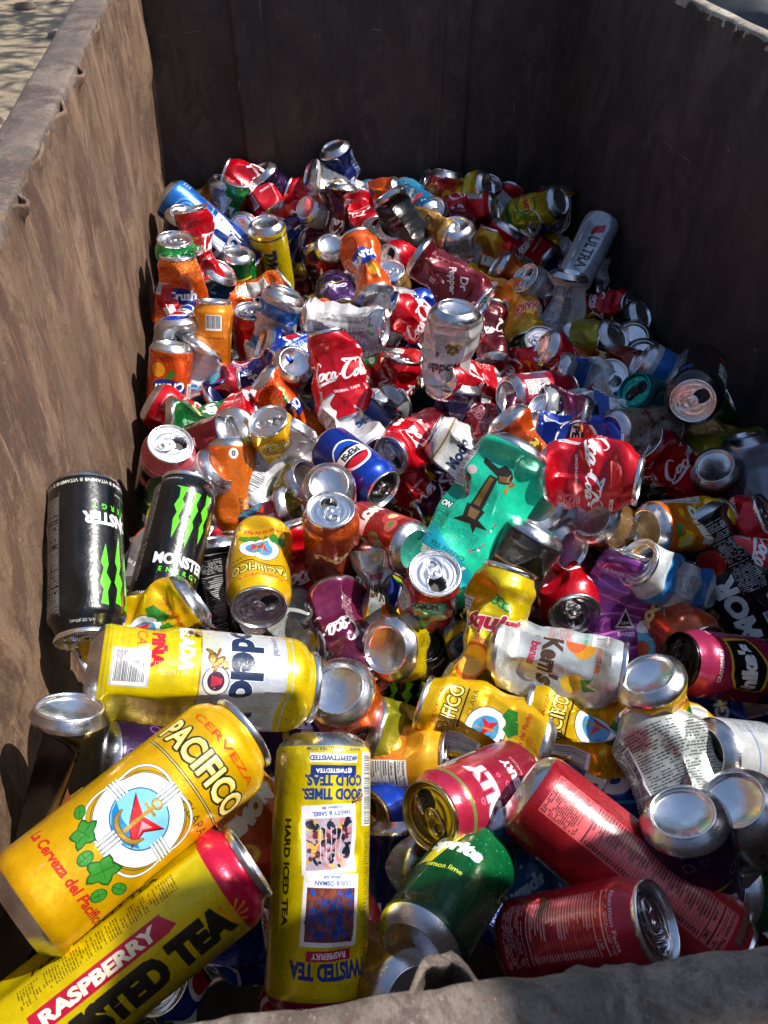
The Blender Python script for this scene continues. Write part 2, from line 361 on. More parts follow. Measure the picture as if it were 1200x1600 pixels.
@design('h', 5, 'e4bc04', .35)
def d_lagerhero(c):
    c.grad(0, 191, 'e4ac00', 'eebc04', .35)
    x = c.w*.5; y = 92
    c.text('CERVEZA', x, 166, 5.5, 'c84a10', .02, wid=66)
    c.text('PACIFICO', x, 147, 19, 'f0cf4a', .035, .0, ol=('20241c', 1.5), wid=84)
    c.text('PACIFICO', x-.4, 147.4, 19, 'f6e29a', .0, wid=83)
    c.rect(x-42, 130, 84, 2.2, '20241c'); c.rect(x-42, 130.6, 84, 1.0, 'e8d890', .3)
    c.text('CLARA', x+24, 121, 7, '4a4418', .0, .1)
    c.ell(x, y, 29.5, 29.5, '30343c'); c.ell(x, y, 29, 29, 'e8ecf0', .9); c.ell(x, y, 30.8, 30.8, '30343c', .8, ring=.985)
    c.ell(x, y, 27, 27, 'f4f6f8', .9); c.ell(x, y, 24.5, 24.5, 'd8dee8', .9); c.ell(x, y, 19, 19, '24507c'); c.ell(x, y, 18.2, 18.2, '7cc0e0', .7)
    c.poly([(x-17, y-5), (x-6, y-9), (x+5, y-8), (x+14, y-11), (x+6, y-17), (x-6, y-17.5), (x-14, y-11)], '1a7cc0')
    c.poly([(x-14, y+8), (x+1, y+2), (x+15, y+9), (x+8, y-3), (x+11, y-15), (x-1, y-8)], '6a1010'); c.poly([(x-12, y+7), (x+1, y+2.6), (x+13, y+8), (x+7, y-3), (x+10, y-13), (x-1, y-7)], 'd41c24')
    c.poly([(x+2, y), (x+9, y+3), (x+6, y-3), (x+8, y-8)], 'f49aa0')
    g = 'b08a30'
    c.ell(x, y+14, 3.6, 3.6, '4a3810', ring=.5); c.ell(x, y+14, 3.2, 3.2, g, .3, ring=.55); c.rect(x-1.2, y-13, 2.4, 25, g, .3); c.rect(x-5, y+7.4, 10, 2, g, .3)
    c.stroke([(x-11, y-5, .5), (x-8, y-12, 1.2), (x, y-15, 1.4), (x+8, y-12, 1.2), (x+11, y-5, .5)], 2.8, '4a3810'); c.stroke([(x-11, y-5, .5), (x-8, y-12, 1.2), (x, y-15, 1.4), (x+8, y-12, 1.2), (x+11, y-5, .5)], 2, g, .3)
    for a in (0, 90, 180, 270):
        ca, sa = math.cos(math.radians(a)), math.sin(math.radians(a))
        for q in range(4):
            o = (q-1.5)*2.5; c.stroke([(x+ca*17-sa*o, y+sa*17+ca*o, 1), (x+ca*31-sa*o, y+sa*31+ca*o, 1)], 2.2, '30343c'); c.stroke([(x+ca*17-sa*o, y+sa*17+ca*o, 1), (x+ca*31-sa*o, y+sa*31+ca*o, 1)], 1.5, 'f2f4f6', .9)
    for a0 in range(4):
        P = [(x+(30+4.5*math.sin(math.pi*t/8))*math.cos(math.radians(a0*90+9+t*9)), y+(30+4.5*math.sin(math.pi*t/8))*math.sin(math.radians(a0*90+9+t*9)), 1) for t in range(9)]
        c.stroke(P, 2.2, '30343c'); c.stroke(P, 1.5, 'eef0f2', .9)
    for lx, ly, s_, r in ((-14, -32, 9, 20), (10, -36, 10, -15), (-28, -26, 6, 60), (-2, -40, 6, 0), (26, -34, 6, -60), (20, -46, 6, -20)):
        ca, sa = math.cos(math.radians(r)), math.sin(math.radians(r)); pts = []
        for t in range(20):
            q = t/20*2*math.pi; rad = s_*(1+.22*math.cos(5*q) if s_ > 8 else .9); px_, py_ = rad*math.cos(q)*.75, rad*math.sin(q)*1.05; pts.append((x+lx+px_*ca-py_*sa, y+ly+px_*sa+py_*ca))
        c.poly(pts, '1c5a1c'); c.poly([((a-x-lx)*.86+x+lx, (b-y-ly)*.86+y+ly) for a, b in pts], '3c9030'); c.stroke([(x+lx-sa*s_*-.8, y+ly+ca*s_*-.8, 1), (x+lx-sa*s_*.8, y+ly+ca*s_*.8, 1)], .5, '1c5a1c')
        c.stroke([(x+lx-ca*s_*.5, y+ly-sa*s_*.5, 1), (x+lx+ca*s_*.5, y+ly+sa*s_*.5, 1)], .4, '1c5a1c')
    c.text('La Cerveza del Pacifico', x, 38, 7.5, 'b02418', .035, .15, wid=78)
    for q in range(3): c.text(['4.4% ALC. VOL.', 'CONT. NET. 710 mL', 'BEER'][q], x-4, 27-q*4.5, 2.4, 'c89a10', .02)
    c.barcode(8, 90, 24, 46); c.micro(8, 30, 34, 50, '6a5010'); c.nutri(c.w-36, 60, 26, 80, None, '6a5010')
@design('s', 4, 'e4bc04', .35)
def d_lager(c):
    c.grad(0, 122, 'e2ae00', 'ecbc04', .35)
    for x, b in ((c.w*.5, 1), (4, 0), (c.w-4, 0)):
        c.text('CERVEZA', x, 107, 3.2, 'c84a10', .02, wid=44); c.text('PACIFICO', x, 95, 13, 'f2d870', .02, ol=('20241c', 1.0), wid=57)
        c.rect(x-28, 84, 56, 1.6, '20241c'); c.text('CLARA', x+17, 78, 5, '4a4418')
        c.ell(x, 60, 19, 19, '30343c'); c.ell(x, 60, 18.3, 18.3, 'eef2f4', .9); c.ell(x, 60, 12, 12, '4a98c8'); c.poly([(x-10, 65), (x+1, 61), (x+10, 66), (x+5, 58), (x+7, 50), (x-1, 56)], 'd01c24'); c.stroke([(x, 70, 1), (x, 51, 1)], 1.4, 'b08a30')
        for lx, ly in ((-10, 40), (6, 38), (-20, 44), (16, 42)): c.poly([(x+lx+6*math.cos(t*.63)*(1+.3*(t % 2)), ly+6*math.sin(t*.63)*(1+.3*(t % 2))) for t in range(10)], '2c7a24')
        c.text('La Cerveza del Pacifico', x, 27, 5, 'b02418', .03, .15, wid=50); c.text('355 mL', x, 19, 2.4, 'b08a10')
    c.barcode(c.w*.24, 60, 20, 34); c.micro(c.w*.24, 20, 22, 34, '6a5010')
def tea(c, hero):
    x = c.w*.5; H = c.h
    c.rect(0, H-17, c.w, 17, 'd0143c', .4); c.grad(10, 22, '8a0c3a', 'b01444', .4)
    c.rect(0, H-24, c.w, .7, 'f0e020')
@design('g', 4.5, 'e2ca04', .35)
def d_teaphoto(c):
    x = c.w*.5-10
    c.rect(0, 176, c.w, 17, '9c1040', .4)
    # as seen in the picture the can stands on its head, so this is written from the top down
    for q in range(5): c.text('HARD ICED TEA', q*46+20, 181, 3.5, 'e0c0a0', .02)
    c.text('TWISTED TEA', x, 158, 11, '1a2a84', .05, wid=60, arc=2); c.rect(x-16, 145, 34, 6.5, 'b41848'); c.text('RASPBERRY', x+1, 148.3, 4, 'f4e8e8', .03)
    for (px, py, r, cols, nm, ct) in ((x, 120, -2, ['6a3438', '7a4a50', '2c50b0', '203a90', '88442c'], 'LOIS & OSMAN', 'Calhoun, GA'), (x+2, 74, 3, ['b8a8b4', 'd8b04a', '6a2c3c', '1c2034', 'c8808c'], 'HAILEY & SABEL', 'Louisburg, MI')):
        ca, sa = math.cos(math.radians(r)), math.sin(math.radians(r))
        def qd(a, b, w, h, col): c.poly([(px+u*ca-v*sa, py+u*sa+v*ca) for u, v in ((a, b), (a+w, b), (a+w, b+h), (a, b+h))], col)
        qd(-20, -23, 42, 46, 'f0f0f4'); qd(-17, -14, 36, 34, cols[0])
        rr = random.Random(int(py))
        for _ in range(170):
            a, b = rr.uniform(-15, 17), rr.uniform(-12, 18); c.ell(px+a*ca-b*sa, py+a*sa+b*ca, rr.uniform(.8, 4), rr.uniform(.6, 2.6), rr.choice(cols), .6, rot=rr.uniform(0, 180))
        for q in range(5): qd(-8+q*4, -8, .6, 22, 'd8d8dc' if py < 100 else cols[2])
        c.text(nm, px+6*sa, py-17, 3, '28408a', .02, 0, r); c.text(ct, px, py-21, 2.4, '28408a', .02, 0, r)
    c.text('GOOD TIMES.', x, 44, 8, '16307c', .05, wid=50); c.text('COLD TEAS.', x, 34.5, 8, '16307c', .05, wid=46)
    c.rect(x-17, 24, 36, 7, '16307c'); c.text('@TWISTEDTEA', x+1, 27.6, 4, 'f0f0e0', .03); c.rect(x-18, 15.5, 38, 6.5, 'f0f0f0'); c.text('#KEEPITTWISTED', x+1, 18.8, 4, '16307c', .03)
    c.text('WWW.TWISTEDTEA.COM', x, 12.4, 2.8, '16307c', .02)
    c.barcode(x-40, 14, 16, 52, vert=True); c.micro(x-38, 70, 10, 90, '6a5a08', 1.6); c.text('HARD ICED TEA', x+36, 96, 6, '302808', .05, 0, 90, wid=70)
    c.text('TWISTED TEA', x-80, 96, 20, '1a1a2a', .06, 0, 90, wid=120)
@design('g', 4.5, 'e2ca04', .35)
def d_tearasp(c):
    c.rect(0, 170, c.w, 22, 'd0103c', .4)
    for q in range(12): c.poly([(c.w*.5+14, 166), (c.w*.5+14+12*math.cos(q*.55), 166+12*math.sin(q*.55)), (c.w*.5+14+12*math.cos(q*.55+.2), 166+12*math.sin(q*.55+.2))], 'e8881c')
    x = c.w*.5
    c.text('TWISTED TEA', x+12, 96, 24, '1c1a10', .06, 0, 90, wid=140, ol=('1c1a10', .5)); c.rect(x-17, 42, 13, 90, 'b8183c'); c.poly([(x-17, 131), (x-4, 131), (x-6, 138)], 'b8183c'); c.text('RASPBERRY', x-10.5, 87, 9, 'f0ecd0', .05, 0, 90, wid=78)
    c.micro(x-34, 40, 12, 110, '6a5a08', 1.8); c.text('HARD ICED TEA', x-42, 96, 7, '4a3c08', .04, 0, 90, wid=90)
@design('t', 3, 'dcc008', .35)
def d_tea(c):
    for x in (c.w*.5, 4): c.text('TWISTED', x, 86, 26, '16205c', .07, 0, 90, wid=96); c.rect(x+20, 40, 8, 80, 'b81838')
    c.micro(c.w*.5-20, 138, 44, 8, '40380a'); c.rect(0, 18, c.w, 3, '16205c')
@design('h', 5, 'd8dcdc', .3)
def d_chelada(c):
    x = c.w*.5
    c.a[int(86*c.k):] = c._c('c8ccd0', .45); c.a[:int(88*c.k)] = c._c('e4cc04', .4); c.a[int(166*c.k):] = c._c('e4c404', .35)
    c.rect(0, 87, c.w, 1.4, 'b89a30', .3); c.dots(700, 'e0cc50', .3, .8, y0=88, y1=104); c.rect(0, 160, c.w, 5, 'e8d23c', .3)
    for dx in (0, -c.w*.5, c.w*.5):
        X = x+dx
        c.text('Modelo', X+2, 126, 28, '1c2c4c', .05, wid=96, ol=('f4f4f0', .5)); c.text('Modelo', X+2, 126, 28, '1c2c4c', .05, wid=96)
        c.text('Especial', X, 150, 7, '6a6a70', .02); c.text('CHELADA', X-2, 76, 13, 'fbf8ec', .06, .12, wid=62, ol=('a89410', .7)); c.text('CHELADA', X-2, 76, 13, 'fbf8ec', .06, .12, wid=62)
        c.text('PIÑA', X+12, 54, 13, 'c82030', .07); c.text('PICANTE', X+10, 40, 8, 'c04030', .0, .2)
        for q in range(3): c.text(['SABORES NATURALES', 'FLAVORED BEER', '24 FL OZ'][q], X+8, 30-q*5, 2.8, 'b09410', .02)
        c.ell(X+34, 101, 11, 11, '303848', .6); c.ell(X+34, 101, 10.2, 10.2, 'e8e6d8', .7); c.ell(X+34, 101, 7, 7, '4a2440', .6); c.poly([(X+30, 97), (X+38, 97), (X+36, 106), (X+32, 106)], 'c03040')
        for (a, b, rx, ry, r) in ((20, 102, 3, 7, 40), (17, 97, 5, 4, 0), (22, 108, 3.4, 3.4, 0), (12, 95, 4.6, 1.6, 60), (25, 100, 4, 1.4, -30), (12, 102, 4, 1.2, -20)): c.ell(X+a, b, rx, ry, '6a4a1c', .4, rot=r); c.ell(X+a, b, rx*.6, ry*.6, 'a87c34', .3, rot=r)
        c.rect(X+14, 18, 28, 30, 'd4d4d2', .4); c.barcode(X+15, 20, 26, 26, 'e0e0de', vert=True); c.micro(X+22, 50, 10, 36, 'c8c4a0', 1.6); c.micro(X-52, 66, 8, 90, 'a09020', 1.6)
    c.rect(0, 13, c.w, .8, 'b09a20'); c.rect(0, 16, c.w, .6, 'b09a20')
@design('s', 4, 'ccccca', .45)
def d_modelo(c):
    c.grad(0, 122, 'c4c2c0', 'd8d6d4', .5)
    for x in (c.w*.5, 2, c.w-2):
        c.text('Modelo', x, 80, 16, '1c2c4c', .05, wid=54); c.ell(x+14, 60, 4.5, 4.5, '6a5468', .6)
        for (a, b, rx, ry, r) in ((-14, 52, 3, 7, 30), (-16, 47, 5, 3, 0), (-11, 58, 3, 3, 0), (-21, 50, 4, 1.3, 50)): c.ell(x+a, b, rx, ry, '8a6a28', .3, rot=r); c.ell(x-20-a, b, rx, ry, '8a6a28', .3, rot=-r)
        c.micro(x-26, 28, 52, 12, 'a8a4a4')
    c.rect(0, 104, c.w, 2.4, 'b89a50', .2); c.rect(0, 40, c.w, 1, 'c0aa70', .2); c.rect(0, 17, c.w, 2, 'b89a50', .2)
@design('g', 4.5, '14b48c', .55)
def d_teal(c):
    c.grad(0, 191, '1cc89c', '22d0a6', .6)
    x = c.w*.5
    c.poly([(x-36, 168), (x+36, 140), (x+36, 118), (x-36, 150)], '18a8c0')
    c.text('AriZona', x+4, 150, 11, 'e8f0dc', .05, .0, ol=('b0a060', .4)); c.text('GREEN TEA', x+2, 138, 5, '0c5c4a', .02); c.text('WITH GINSENG', x+2, 166, 4, '0c5c4a', .02); c.text('100% NATURAL', x+2, 174, 4, '0c5c4a', .02)
    for q in range(8): c.micro(x-16, 110+q*2.2, 38, 2, '0e6e56', 1.8, fill=.9)
    c.rect(x+28, 26, 22, 70, '12a884', .5); c.text('NO', x+36, 96, 7, 'f2f6f2', .06, ol=('101418', 1)); c.barcode(x+30, 26, 18, 46, vert=True); c.micro(x+26, 102, 26, 70, '0c6a54', 1.7, fill=.95); c.rect(x+24, 106, 28, .8, '102820'); c.rect(x+24, 132, 28, .8, '102820')
    b, g2 = '2c2418', '7a5a24'
    c.poly([(x-26, 46), (x-8, 52), (x-4, 46), (x+14, 40), (x+16, 34), (x-2, 38), (x-6, 32), (x-24, 38)], b); c.poly([(x-22, 45), (x-8, 50), (x-5, 45), (x-16, 40)], g2)
    c.poly([(x-6, 48), (x+2, 48), (x+6, 84), (x-6, 84)], b); c.poly([(x-3, 50), (x+1, 50), (x+4, 82), (x-2, 82)], g2)
    c.poly([(x-9, 84), (x+9, 84), (x+7, 98), (x+14, 106), (x-2, 102), (x-8, 110), (x-8, 102), (x-20, 100), (x-7, 95)], b); c.poly([(x-5, 86), (x+5, 86), (x+3, 96), (x-4, 96)], '8a6a40')
    c.ell(x+20, 52, 6, 5, 'e8c8c0', .5); c.ell(x+21, 62, 6, 5, '4a3c1c', .5); c.ell(x+21, 73, 6, 6, '88203c', .5); c.text('100%', x+21, 73, 3, 'f0e0e0', .03); c.ell(x-24, 54, 4, 4, 'c88838', .5); c.ell(x-28, 46, 6, 3, 'b07028', .5, rot=20)
    for (a, b2) in ((-22, 120), (14, 178), (-30, 96), (-16, 170)):
        c.stroke([(x+a-5, b2-6, 1), (x+a, b2, 1), (x+a+6, b2+7, 1)], .9, '3a3424'); c.ell(x+a+6, b2+7, 2, 1.6, 'd05a80', .6); c.ell(x+a, b2+2, 1.6, 1.6, 'e8e0e4', .6); c.ell(x+a-3, b2-5, 2, 1.4, 'c84070', .6)
def fruit(c, top, bot, word, wc, fr, sub=''):
    c.grad(0, c.h, bot, top, .42); H = c.h
    for x in (c.w*.5, 0, c.w):
        for q, (a, b, r) in enumerate(((-22, .34, 12), (18, .28, 14), (4, .2, 9), (26, .62, 8), (-28, .64, 7))):
            c.ell(x+a, H*b, r, r*.9, fr[q % len(fr)], .6); c.ell(x+a+2, H*b+2, r*.5, r*.4, 'f8e0a0' if q % 2 else fr[(q+1) % len(fr)], .6)
        c.poly([(x-30, H*.5), (x-18, H*.58), (x-8, H*.5)], '2c8a34')
        c.text(word, x, H*.56, 15, wc, .06, .12, 5, wid=58, ol=('ffffff' if wc != 'ffffff' else fr[0], .8)); c.text(word, x, H*.56, 15, wc, .06, .12, 5, wid=58)
        if sub: c.text(sub, x, H*.42, 5, wc, .03)
    c.nutri(c.w*.22, 16, 24, H*.62, 'e8e6e0', '222222'); c.barcode(c.w*.72, 24, 24, H*.3); c.micro(c.w*.72, H*.55, 24, H*.25, wc)
@design('s', 3)
def d_punch(c):
    fruit(c, '2c80b0', 'a8142c', 'PUNCH', 'e8f0f4', ['d04030', 'f0b040', '48b060']); H = c.h
    c.rect(0, 62, c.w, 60, 'a8142c', .4); c.dots(200, 'e05060', .3, .7, y0=16, y1=60)
    for x in (c.w*.5, 0, c.w): c.ell(x, 62, 30, 34, '2c88b8', .5); c.ell(x, 62, 28, 32, '5ab0d0', .45); c.text('HAWAIIAN', x, 72, 9, '20405a', .05, wid=44, arc=4); c.text('PUNCH', x, 60, 12, '20405a', .05, wid=40, arc=4); c.ell(x-4, 44, 6, 8, 'd05a3a', .6); c.ell(x+22, 34, 9, 9, 'e8e8ec', .6)
@design('s', 3)
def d_citrus(c): fruit(c, 'e8c010', 'e86410', 'CITRUS', 'f6f2e0', ['f07010', 'f8d020', '30a040'])
@design('s', 3)
def d_mangopear(c): fruit(c, 'e8b408', 'e07808', 'MANGO', 'd03010', ['f09010', 'f8c828', 'e8501c'])
@design('s', 3)
def d_guava(c): fruit(c, 'd02a28', 'a81818', 'TEA', 'f4e8c0', ['308a3a', 'e8e0d8', 'e03020'])
@design('s', 3)
def d_melon(c): fruit(c, 'b03a34', '98241f', 'MELON', 'f2dcd0', ['58884a', 'c84a44', 'd0645a'])
@design('t', 4, 'd8b808', .35)
def d_squirt(c):
    c.grad(0, 157, 'd8ba08', 'e0c410', .35)
    for x in (c.w*.5, 0, c.w):
        c.text('Squirt', x, 100, 22, 'c83050', .05, .25, 8, wid=66, ol=('f6f0d0', 1.2)); c.text('Squirt', x, 100, 22, 'b82848', .05, .25, 8, wid=66)
        for a in range(3): c.ell(x-4+a*7, 124-a*2, 4.4, 5.8, '2c8a3c', .6, rot=a*40); c.ell(x-4+a*7, 124-a*2, 2.6, 3.6, '90d060', .6, rot=a*40)
        c.ell(x-4, 60, 20, 20, 'e06a1c', .6); c.ell(x-4, 60, 16, 16, 'f0c040', .6); c.text('GRAPEFRUIT', x, 82, 4.5, 'a83050', .03)
    c.nutri(c.w*.22, 20, 22, 100, 'e8e8e0', '333333')
@design('s', 3)
def d_lemonade(c): fruit(c, 'e0b418', 'c01830', 'LEMON', 'f8f0d0', ['f0c830', 'f08020', 'e04060'])
@design('s', 4, 'c0c4c4', .35)
def d_nectar(c):
    c.grad(0, 122, 'c8cac8', 'bcc4c4', .35)
    for x in (c.w*.5, 0, c.w):
        c.text("Kern's", x, 56, 20, '4a3420', .05, .1, wid=56); c.ell(x-22, 84, 15, 11, 'e8a020', .6); c.ell(x-26, 76, 12, 9, 'e06a30', .6); c.ell(x+20, 78, 10, 10, 'e8c030', .6)
        c.poly([(x+14, 84), (x+8, 96), (x+20, 90), (x+24, 100), (x+28, 88)], '2c8a4a'); c.text('NECTAR', x-8, 98, 5, 'd06020', .04); c.text('banana', x-6, 40, 9, 'b02848', .04, .2)
    c.text('CRV  CA CASH REFUND', c.w*.72, 86, 3.6, '2c8a5a', .03); c.barcode(c.w*.7, 92, 30, 14); c.micro(c.w*.66, 50, 30, 24, 'c0503c'); c.micro(c.w*.2, 30, 30, 60, '607068')
@design('s', 4, 'd8dadb', .7)
def d_facts(c):
    c.grad(0, 122, 'd0c8c8', 'd4d6d8', .6); c.nutri(c.w*.5-34, 16, 34, 94, None, '26262c', '150'); c.micro(c.w*.5+4, 40, 34, 60, '404048', 2.); c.barcode(c.w*.5+6, 16, 26, 20); c.dots(5, '58b060', 2, 3, x0=c.w*.4, x1=c.w*.6, y0=104, y1=112)
    for x in (10, c.w-30): c.text('tonic', x+8, 66, 16, '2c5a9c', .05)
@design('s', 3, 'dcdcd6', .7)
def d_strawb(c):
    fruit(c, 'd8d8d0', 'd8dcd6', 'fresca', '3c8a4c', ['d03040', '8ac850', 'e8a060'])
@design('t', 3, 'c0c4cc', .55)
def d_ultra(c):
    c.grad(0, 157, 'a8b0bc', 'd0d4dc', .5)
    for x in (c.w*.5, 0, c.w):
        c.text('ULTRA', x, 96, 20, '282c38', .03, 0, 90, wid=74); c.poly([(x-12, 46), (x+2, 50), (x+8, 58), (x+12, 48), (x+6, 34), (x-10, 30)], 'b01828'); c.rect(x+18, 40, .6, 90, '8890a0')
@design('s', 3, 'c8ccd0', .6)
def d_seltzer(c):
    c.rect(0, 20, c.w, 22, '2a78c8'); c.rect(0, 78, c.w, 22, '2a90d8')
    for x in (c.w*.5, 0, c.w): c.text('50', x, 66, 30, '22304c', .08, ol=('f0f2f4', 1.))
    c.micro(c.w*.24, 30, 24, 60, '4a5a78')
@design('t', 3, 'b4b8c0', .6)
def d_pearl(c):
    c.grad(0, 157, '9aa4b4', 'c8ccd4', .5); c.micro(c.w*.5+14, 20, 24, 100, '404858'); c.text('spring', c.w*.5, 120, 14, '486088', .03)
@design('s', 3, 'c4c6c8', .5)
def d_whitecan(c):
    for x in (c.w*.5, 0, c.w): c.text('pure', x, 78, 18, '3050a0', .04, .1); c.ell(x, 50, 14, 8, 'c86050', .5); c.rect(x-30, 30, 60, 2, '8090b0')
    c.micro(c.w*.25, 20, 28, 80, '606878')
@design('s', 3, 'a07838', .25)
def d_gold(c):
    c.grad(0, 122, '8a6428', 'b88c44', .2); c.dots(260, '7a5a28', .8, 1.8, ink=.3, ring=.6)
    for x in (c.w*.5, 0): c.text('GOLD', x, 70, 16, '3a2410', .05); c.ell(x, 70, 36, 15, '3a2410', .4, ring=.95)
@design('s', 3, '3a3634', .3)
def d_charcoal(c):
    c.grad(0, 122, '2a2826', '44403c', .3)
    for x in (c.w*.5, 0): c.text('COLD BREW', x, 60, 9, '8a8474', .04); c.rect(x-30, 44, 60, 3, 'a07a38')
@design('s', 3, 'a08468', .4)
def d_cocoa(c):
    c.grad(0, 122, '8a7a6c', 'a89a8c', .4); c.dots(160, '6a3a2c', 1, 4, y0=20); c.rect(c.w*.5-10, 70, 18, 20, 'd8d0c4')
    for x in (c.w*.5, 0): c.text('horchata', x, 54, 12, '5a1c14', .05); c.ell(x+20, 84, 5, 5, 'e8b030', .5)
@design('s', 3, '7a2a80', .4)
def d_purple(c):
    c.grad(0, 122, '7a2a84', '9a489c', .4)
    for q in range(14): c.stroke([(i*12, 14+q*8+3*math.sin(i*.9+q), 1) for i in range(19)], 2.2, 'b468b4' if q % 2 else '6a2070')
    x = c.w*.5; c.text('0 SUGAR STRESS', x, 100, 4, 'f0e0f0', .03); c.poly([(x+14, 40), (x+36, 40), (x+25, 64)], 'e8e8e8'); c.poly([(x+17, 42), (x+33, 42), (x+25, 60)], '202028'); c.text('CLEAN', x+25, 46, 3.4, 'f0f0f0', .03); c.text('SWEET', x+25, 33, 4, 'f0e0f0', .03)
@design('s', 3, '2c7cb0', .4)
def d_aqua(c):
    c.grad(0, 122, '145a8c', '4aa0c8', .4); c.dots(40, 'd8e8f0', 1, 3)
    for x in (c.w*.5, 0, c.w): c.text('splash', x, 66, 16, 'e8f0f4', .05, .15); c.ell(x+10, 40, 14, 7, 'c83848', .5)
@design('s', 3, '0c6a70', .3)
def d_tealcan(c):
    for x in (c.w*.5, 0): c.text('mist', x, 66, 18, 'b0e0dc', .04); c.rect(x-20, 86, 18, 12, '9ac8d8')
@design('s', 4, 'a02444', .38)
def d_cranberry(c):
    c.grad(0, 122, '8c1838', 'b8305c', .38); c.rect(0, 14, c.w, 20, '141214')
    for x in (c.w*.5, 0, c.w):
        c.poly([(x-34, 70), (x-8, 88), (x+30, 92), (x+36, 60), (x+6, 44), (x-30, 46)], 'e8c020'); c.poly([(x-31, 69), (x-8, 85), (x+27, 89), (x+33, 61), (x+5, 47), (x-28, 49)], '141214'); c.text("mike's", x, 68, 20, 'f6f2ee', .06, .1, 8, wid=52); c.text('CRANBERRY', x, 100, 4.6, 'f0e8e8', .04); c.text('HARD', x+4, 40, 7, 'e8c020', .05)
    c.text('CRANBERRY', c.w*.25, 102, 4.6, 'f0e8e8', .04); c.poly([(c.w*.25-8, 58), (c.w*.25, 48), (c.w*.25+8, 66), (c.w*.25, 54)], 'e8b020'); c.text('CRANBERRY', c.w*.75, 102, 4.6, 'f0e8e8', .04)
@design('s', 4, 'b82440', .36)
def d_cherryred(c):
    c.grad(0, 122, '7c1428', 'c82c4c', .36)
    for x in (c.w*.5, 0, c.w):
        c.text('JOLLY', x, 78, 22, 'f4f0f0', .08, 0, 0, wid=62, ol=('e05070', 1)); c.dots(10, 'e86080', 1, 3, max(0, x-30), x+30, 50, 96, ring=.5); c.text('CHERRY', x, 46, 9, 'f4e8e8', .05, .1); c.text('ARTIFICIALLY FLAVORED', x, 36, 2.6, 'e8b8c0')
    c.nutri(c.w*.22, 40, 26, 70, None, 'e8a8b4', '160'); c.rect(0, 104, c.w, 3, '70803c'); c.barcode(c.w*.72, 50, 22, 40); c.micro(c.w*.72, 20, 24, 26, 'e8a8b4')
@design('g', 4, 'b01c24', .34)
def d_firework(c):
    c.grad(0, 191, 'a01824', 'd83840', .34)
    x = c.w*.5; c.nutri(x-4, 20, 34, 152, 'dc6064', '20060a', '240')
    for (a, b, n) in ((-24, 160, 46), (-26, 100, 40), (60, 120, 40)):
        for q in range(n):
            t = q*2*math.pi/n; l = c.r.uniform(9, 17); c.stroke([(x+a+2*math.cos(t), b+2*math.sin(t), 1.4), (x+a+l*.5*math.cos(t), b+l*.5*math.sin(t), 1), (x+a+l*math.cos(t), b+l*math.sin(t), .4)], .45, c.r.choice(['f0d8b0', 'e8a080', 'a0c8a0']), n=3)
    c.text('L-CARNITINE', x-4, 178, 5, '4a7a5a', .04); c.barcode(c.w*.8, 40, 24, 60)
@design('s', 3, 'b81428', .36)
def d_redfacts(c):
    c.grad(0, 122, 'a01424', 'c42434', .36); x = c.w*.5; c.text('PUNCH RED', x+34, 64, 9, 'e8a050', .05, 0, 90)
    c.nutri(x-30, 14, 46, 96, None, 'e8c4c4', '120'); c.barcode(c.w*.78, 40, 20, 40); c.rect(c.w*.2, 24, 14, 14, '2a5a44')
@design('t', 3, 'a8b0b0', .5)
def d_oats(c):
    c.grad(0, 157, '9aa09c', 'b8bcb8', .45); c.rect(0, 30, c.w, 30, '6a8a3a'); c.micro(20, 66, c.w-40, 72, '3c4444', 2.4); c.barcode(c.w*.5-34, 70, 14, 60, vert=True)
    c.dots(80, 'e0b040', .5, 1, y0=20, y1=60)
@design('s', 3, 'b03a1c', .3)
def d_rust(c):
    c.grad(0, 122, '701c0a', 'c0501c', .3); c.dots(400, 'e89040', .3, .8, y0=40)
    for x in (c.w*.5, 0): c.text('root', x, 70, 17, 'e8c890', .05)
@design('s', 3, '2a1030', .4)
def d_grape(c):
    c.grad(0, 122, '241030', '52306c', .35); c.dots(16, '8a60b0', 2, 5, ring=.8)
    for x in (c.w*.5, 0, c.w): c.text('GRAPE', x, 70, 15, 'd8c8e8', .06, .1); c.poly([(x-30, 50), (x+30, 58), (x+28, 48)], 'c8a030')
@design('s', 3, 'b87a78', .4)
def d_coral(c):
    c.a[:] = c._c('18161a', .4); c.rect(0, 88, c.w, 40, 'c8505c'); c.rect(0, 86, c.w, 1.5, 'e8d8d8')
    for q in range(6): c.text('VIVID HYDRATION', q*36+12, 98, 3.2, 'f4e0e0', .03)
    c.text('BLOOM', c.w*.5, 60, 15, 'd8707c', .06)
@design('s', 3, '8a8c18', .35)
def d_olive(c):
    c.grad(0, 122, '80801a', 'a8a020', .35); c.rect(c.w*.5-10, 50, 18, 42, 'c8b850')
    for x in (c.w*.5, 0): c.text('LIMON', x+24, 60, 10, '2c5a1c', .05, 0, 90)
@design('s', 3, 'c8b008', .38)
def d_ginger(c):
    c.grad(0, 122, 'c8ae08', 'dcc41c', .38); c.rect(0, 96, c.w, 8, '1c8a44')
    for x in (c.w*.5, 0, c.w): c.ell(x, 62, 20, 20, '1c8a44', .5); c.ell(x, 62, 16, 16, 'e8c020', .5); c.text('LIMA', x, 62, 10, 'c82820', .06); c.rect(x+24, 30, 16, 34, 'e4e4e0')
    c.micro(c.w*.24, 20, 24, 60, '5a5008')
@design('s', 3, 'a0302c', .4)
def d_silverblue(c):
    c.a[:] = c._c('b4b8bc', .2); c.poly([(0, 30), (c.w, 70), (c.w, 50), (0, 12)], '1c50a8')
    for x in (c.w*.5, 0, c.w): c.text('25', x, 84, 13, '1c3c8c', .05); c.poly([(x-26, 58), (x+10, 66), (x-2, 50)], 'c83020')
    c.micro(c.w*.26, 24, 26, 60, '50607c')
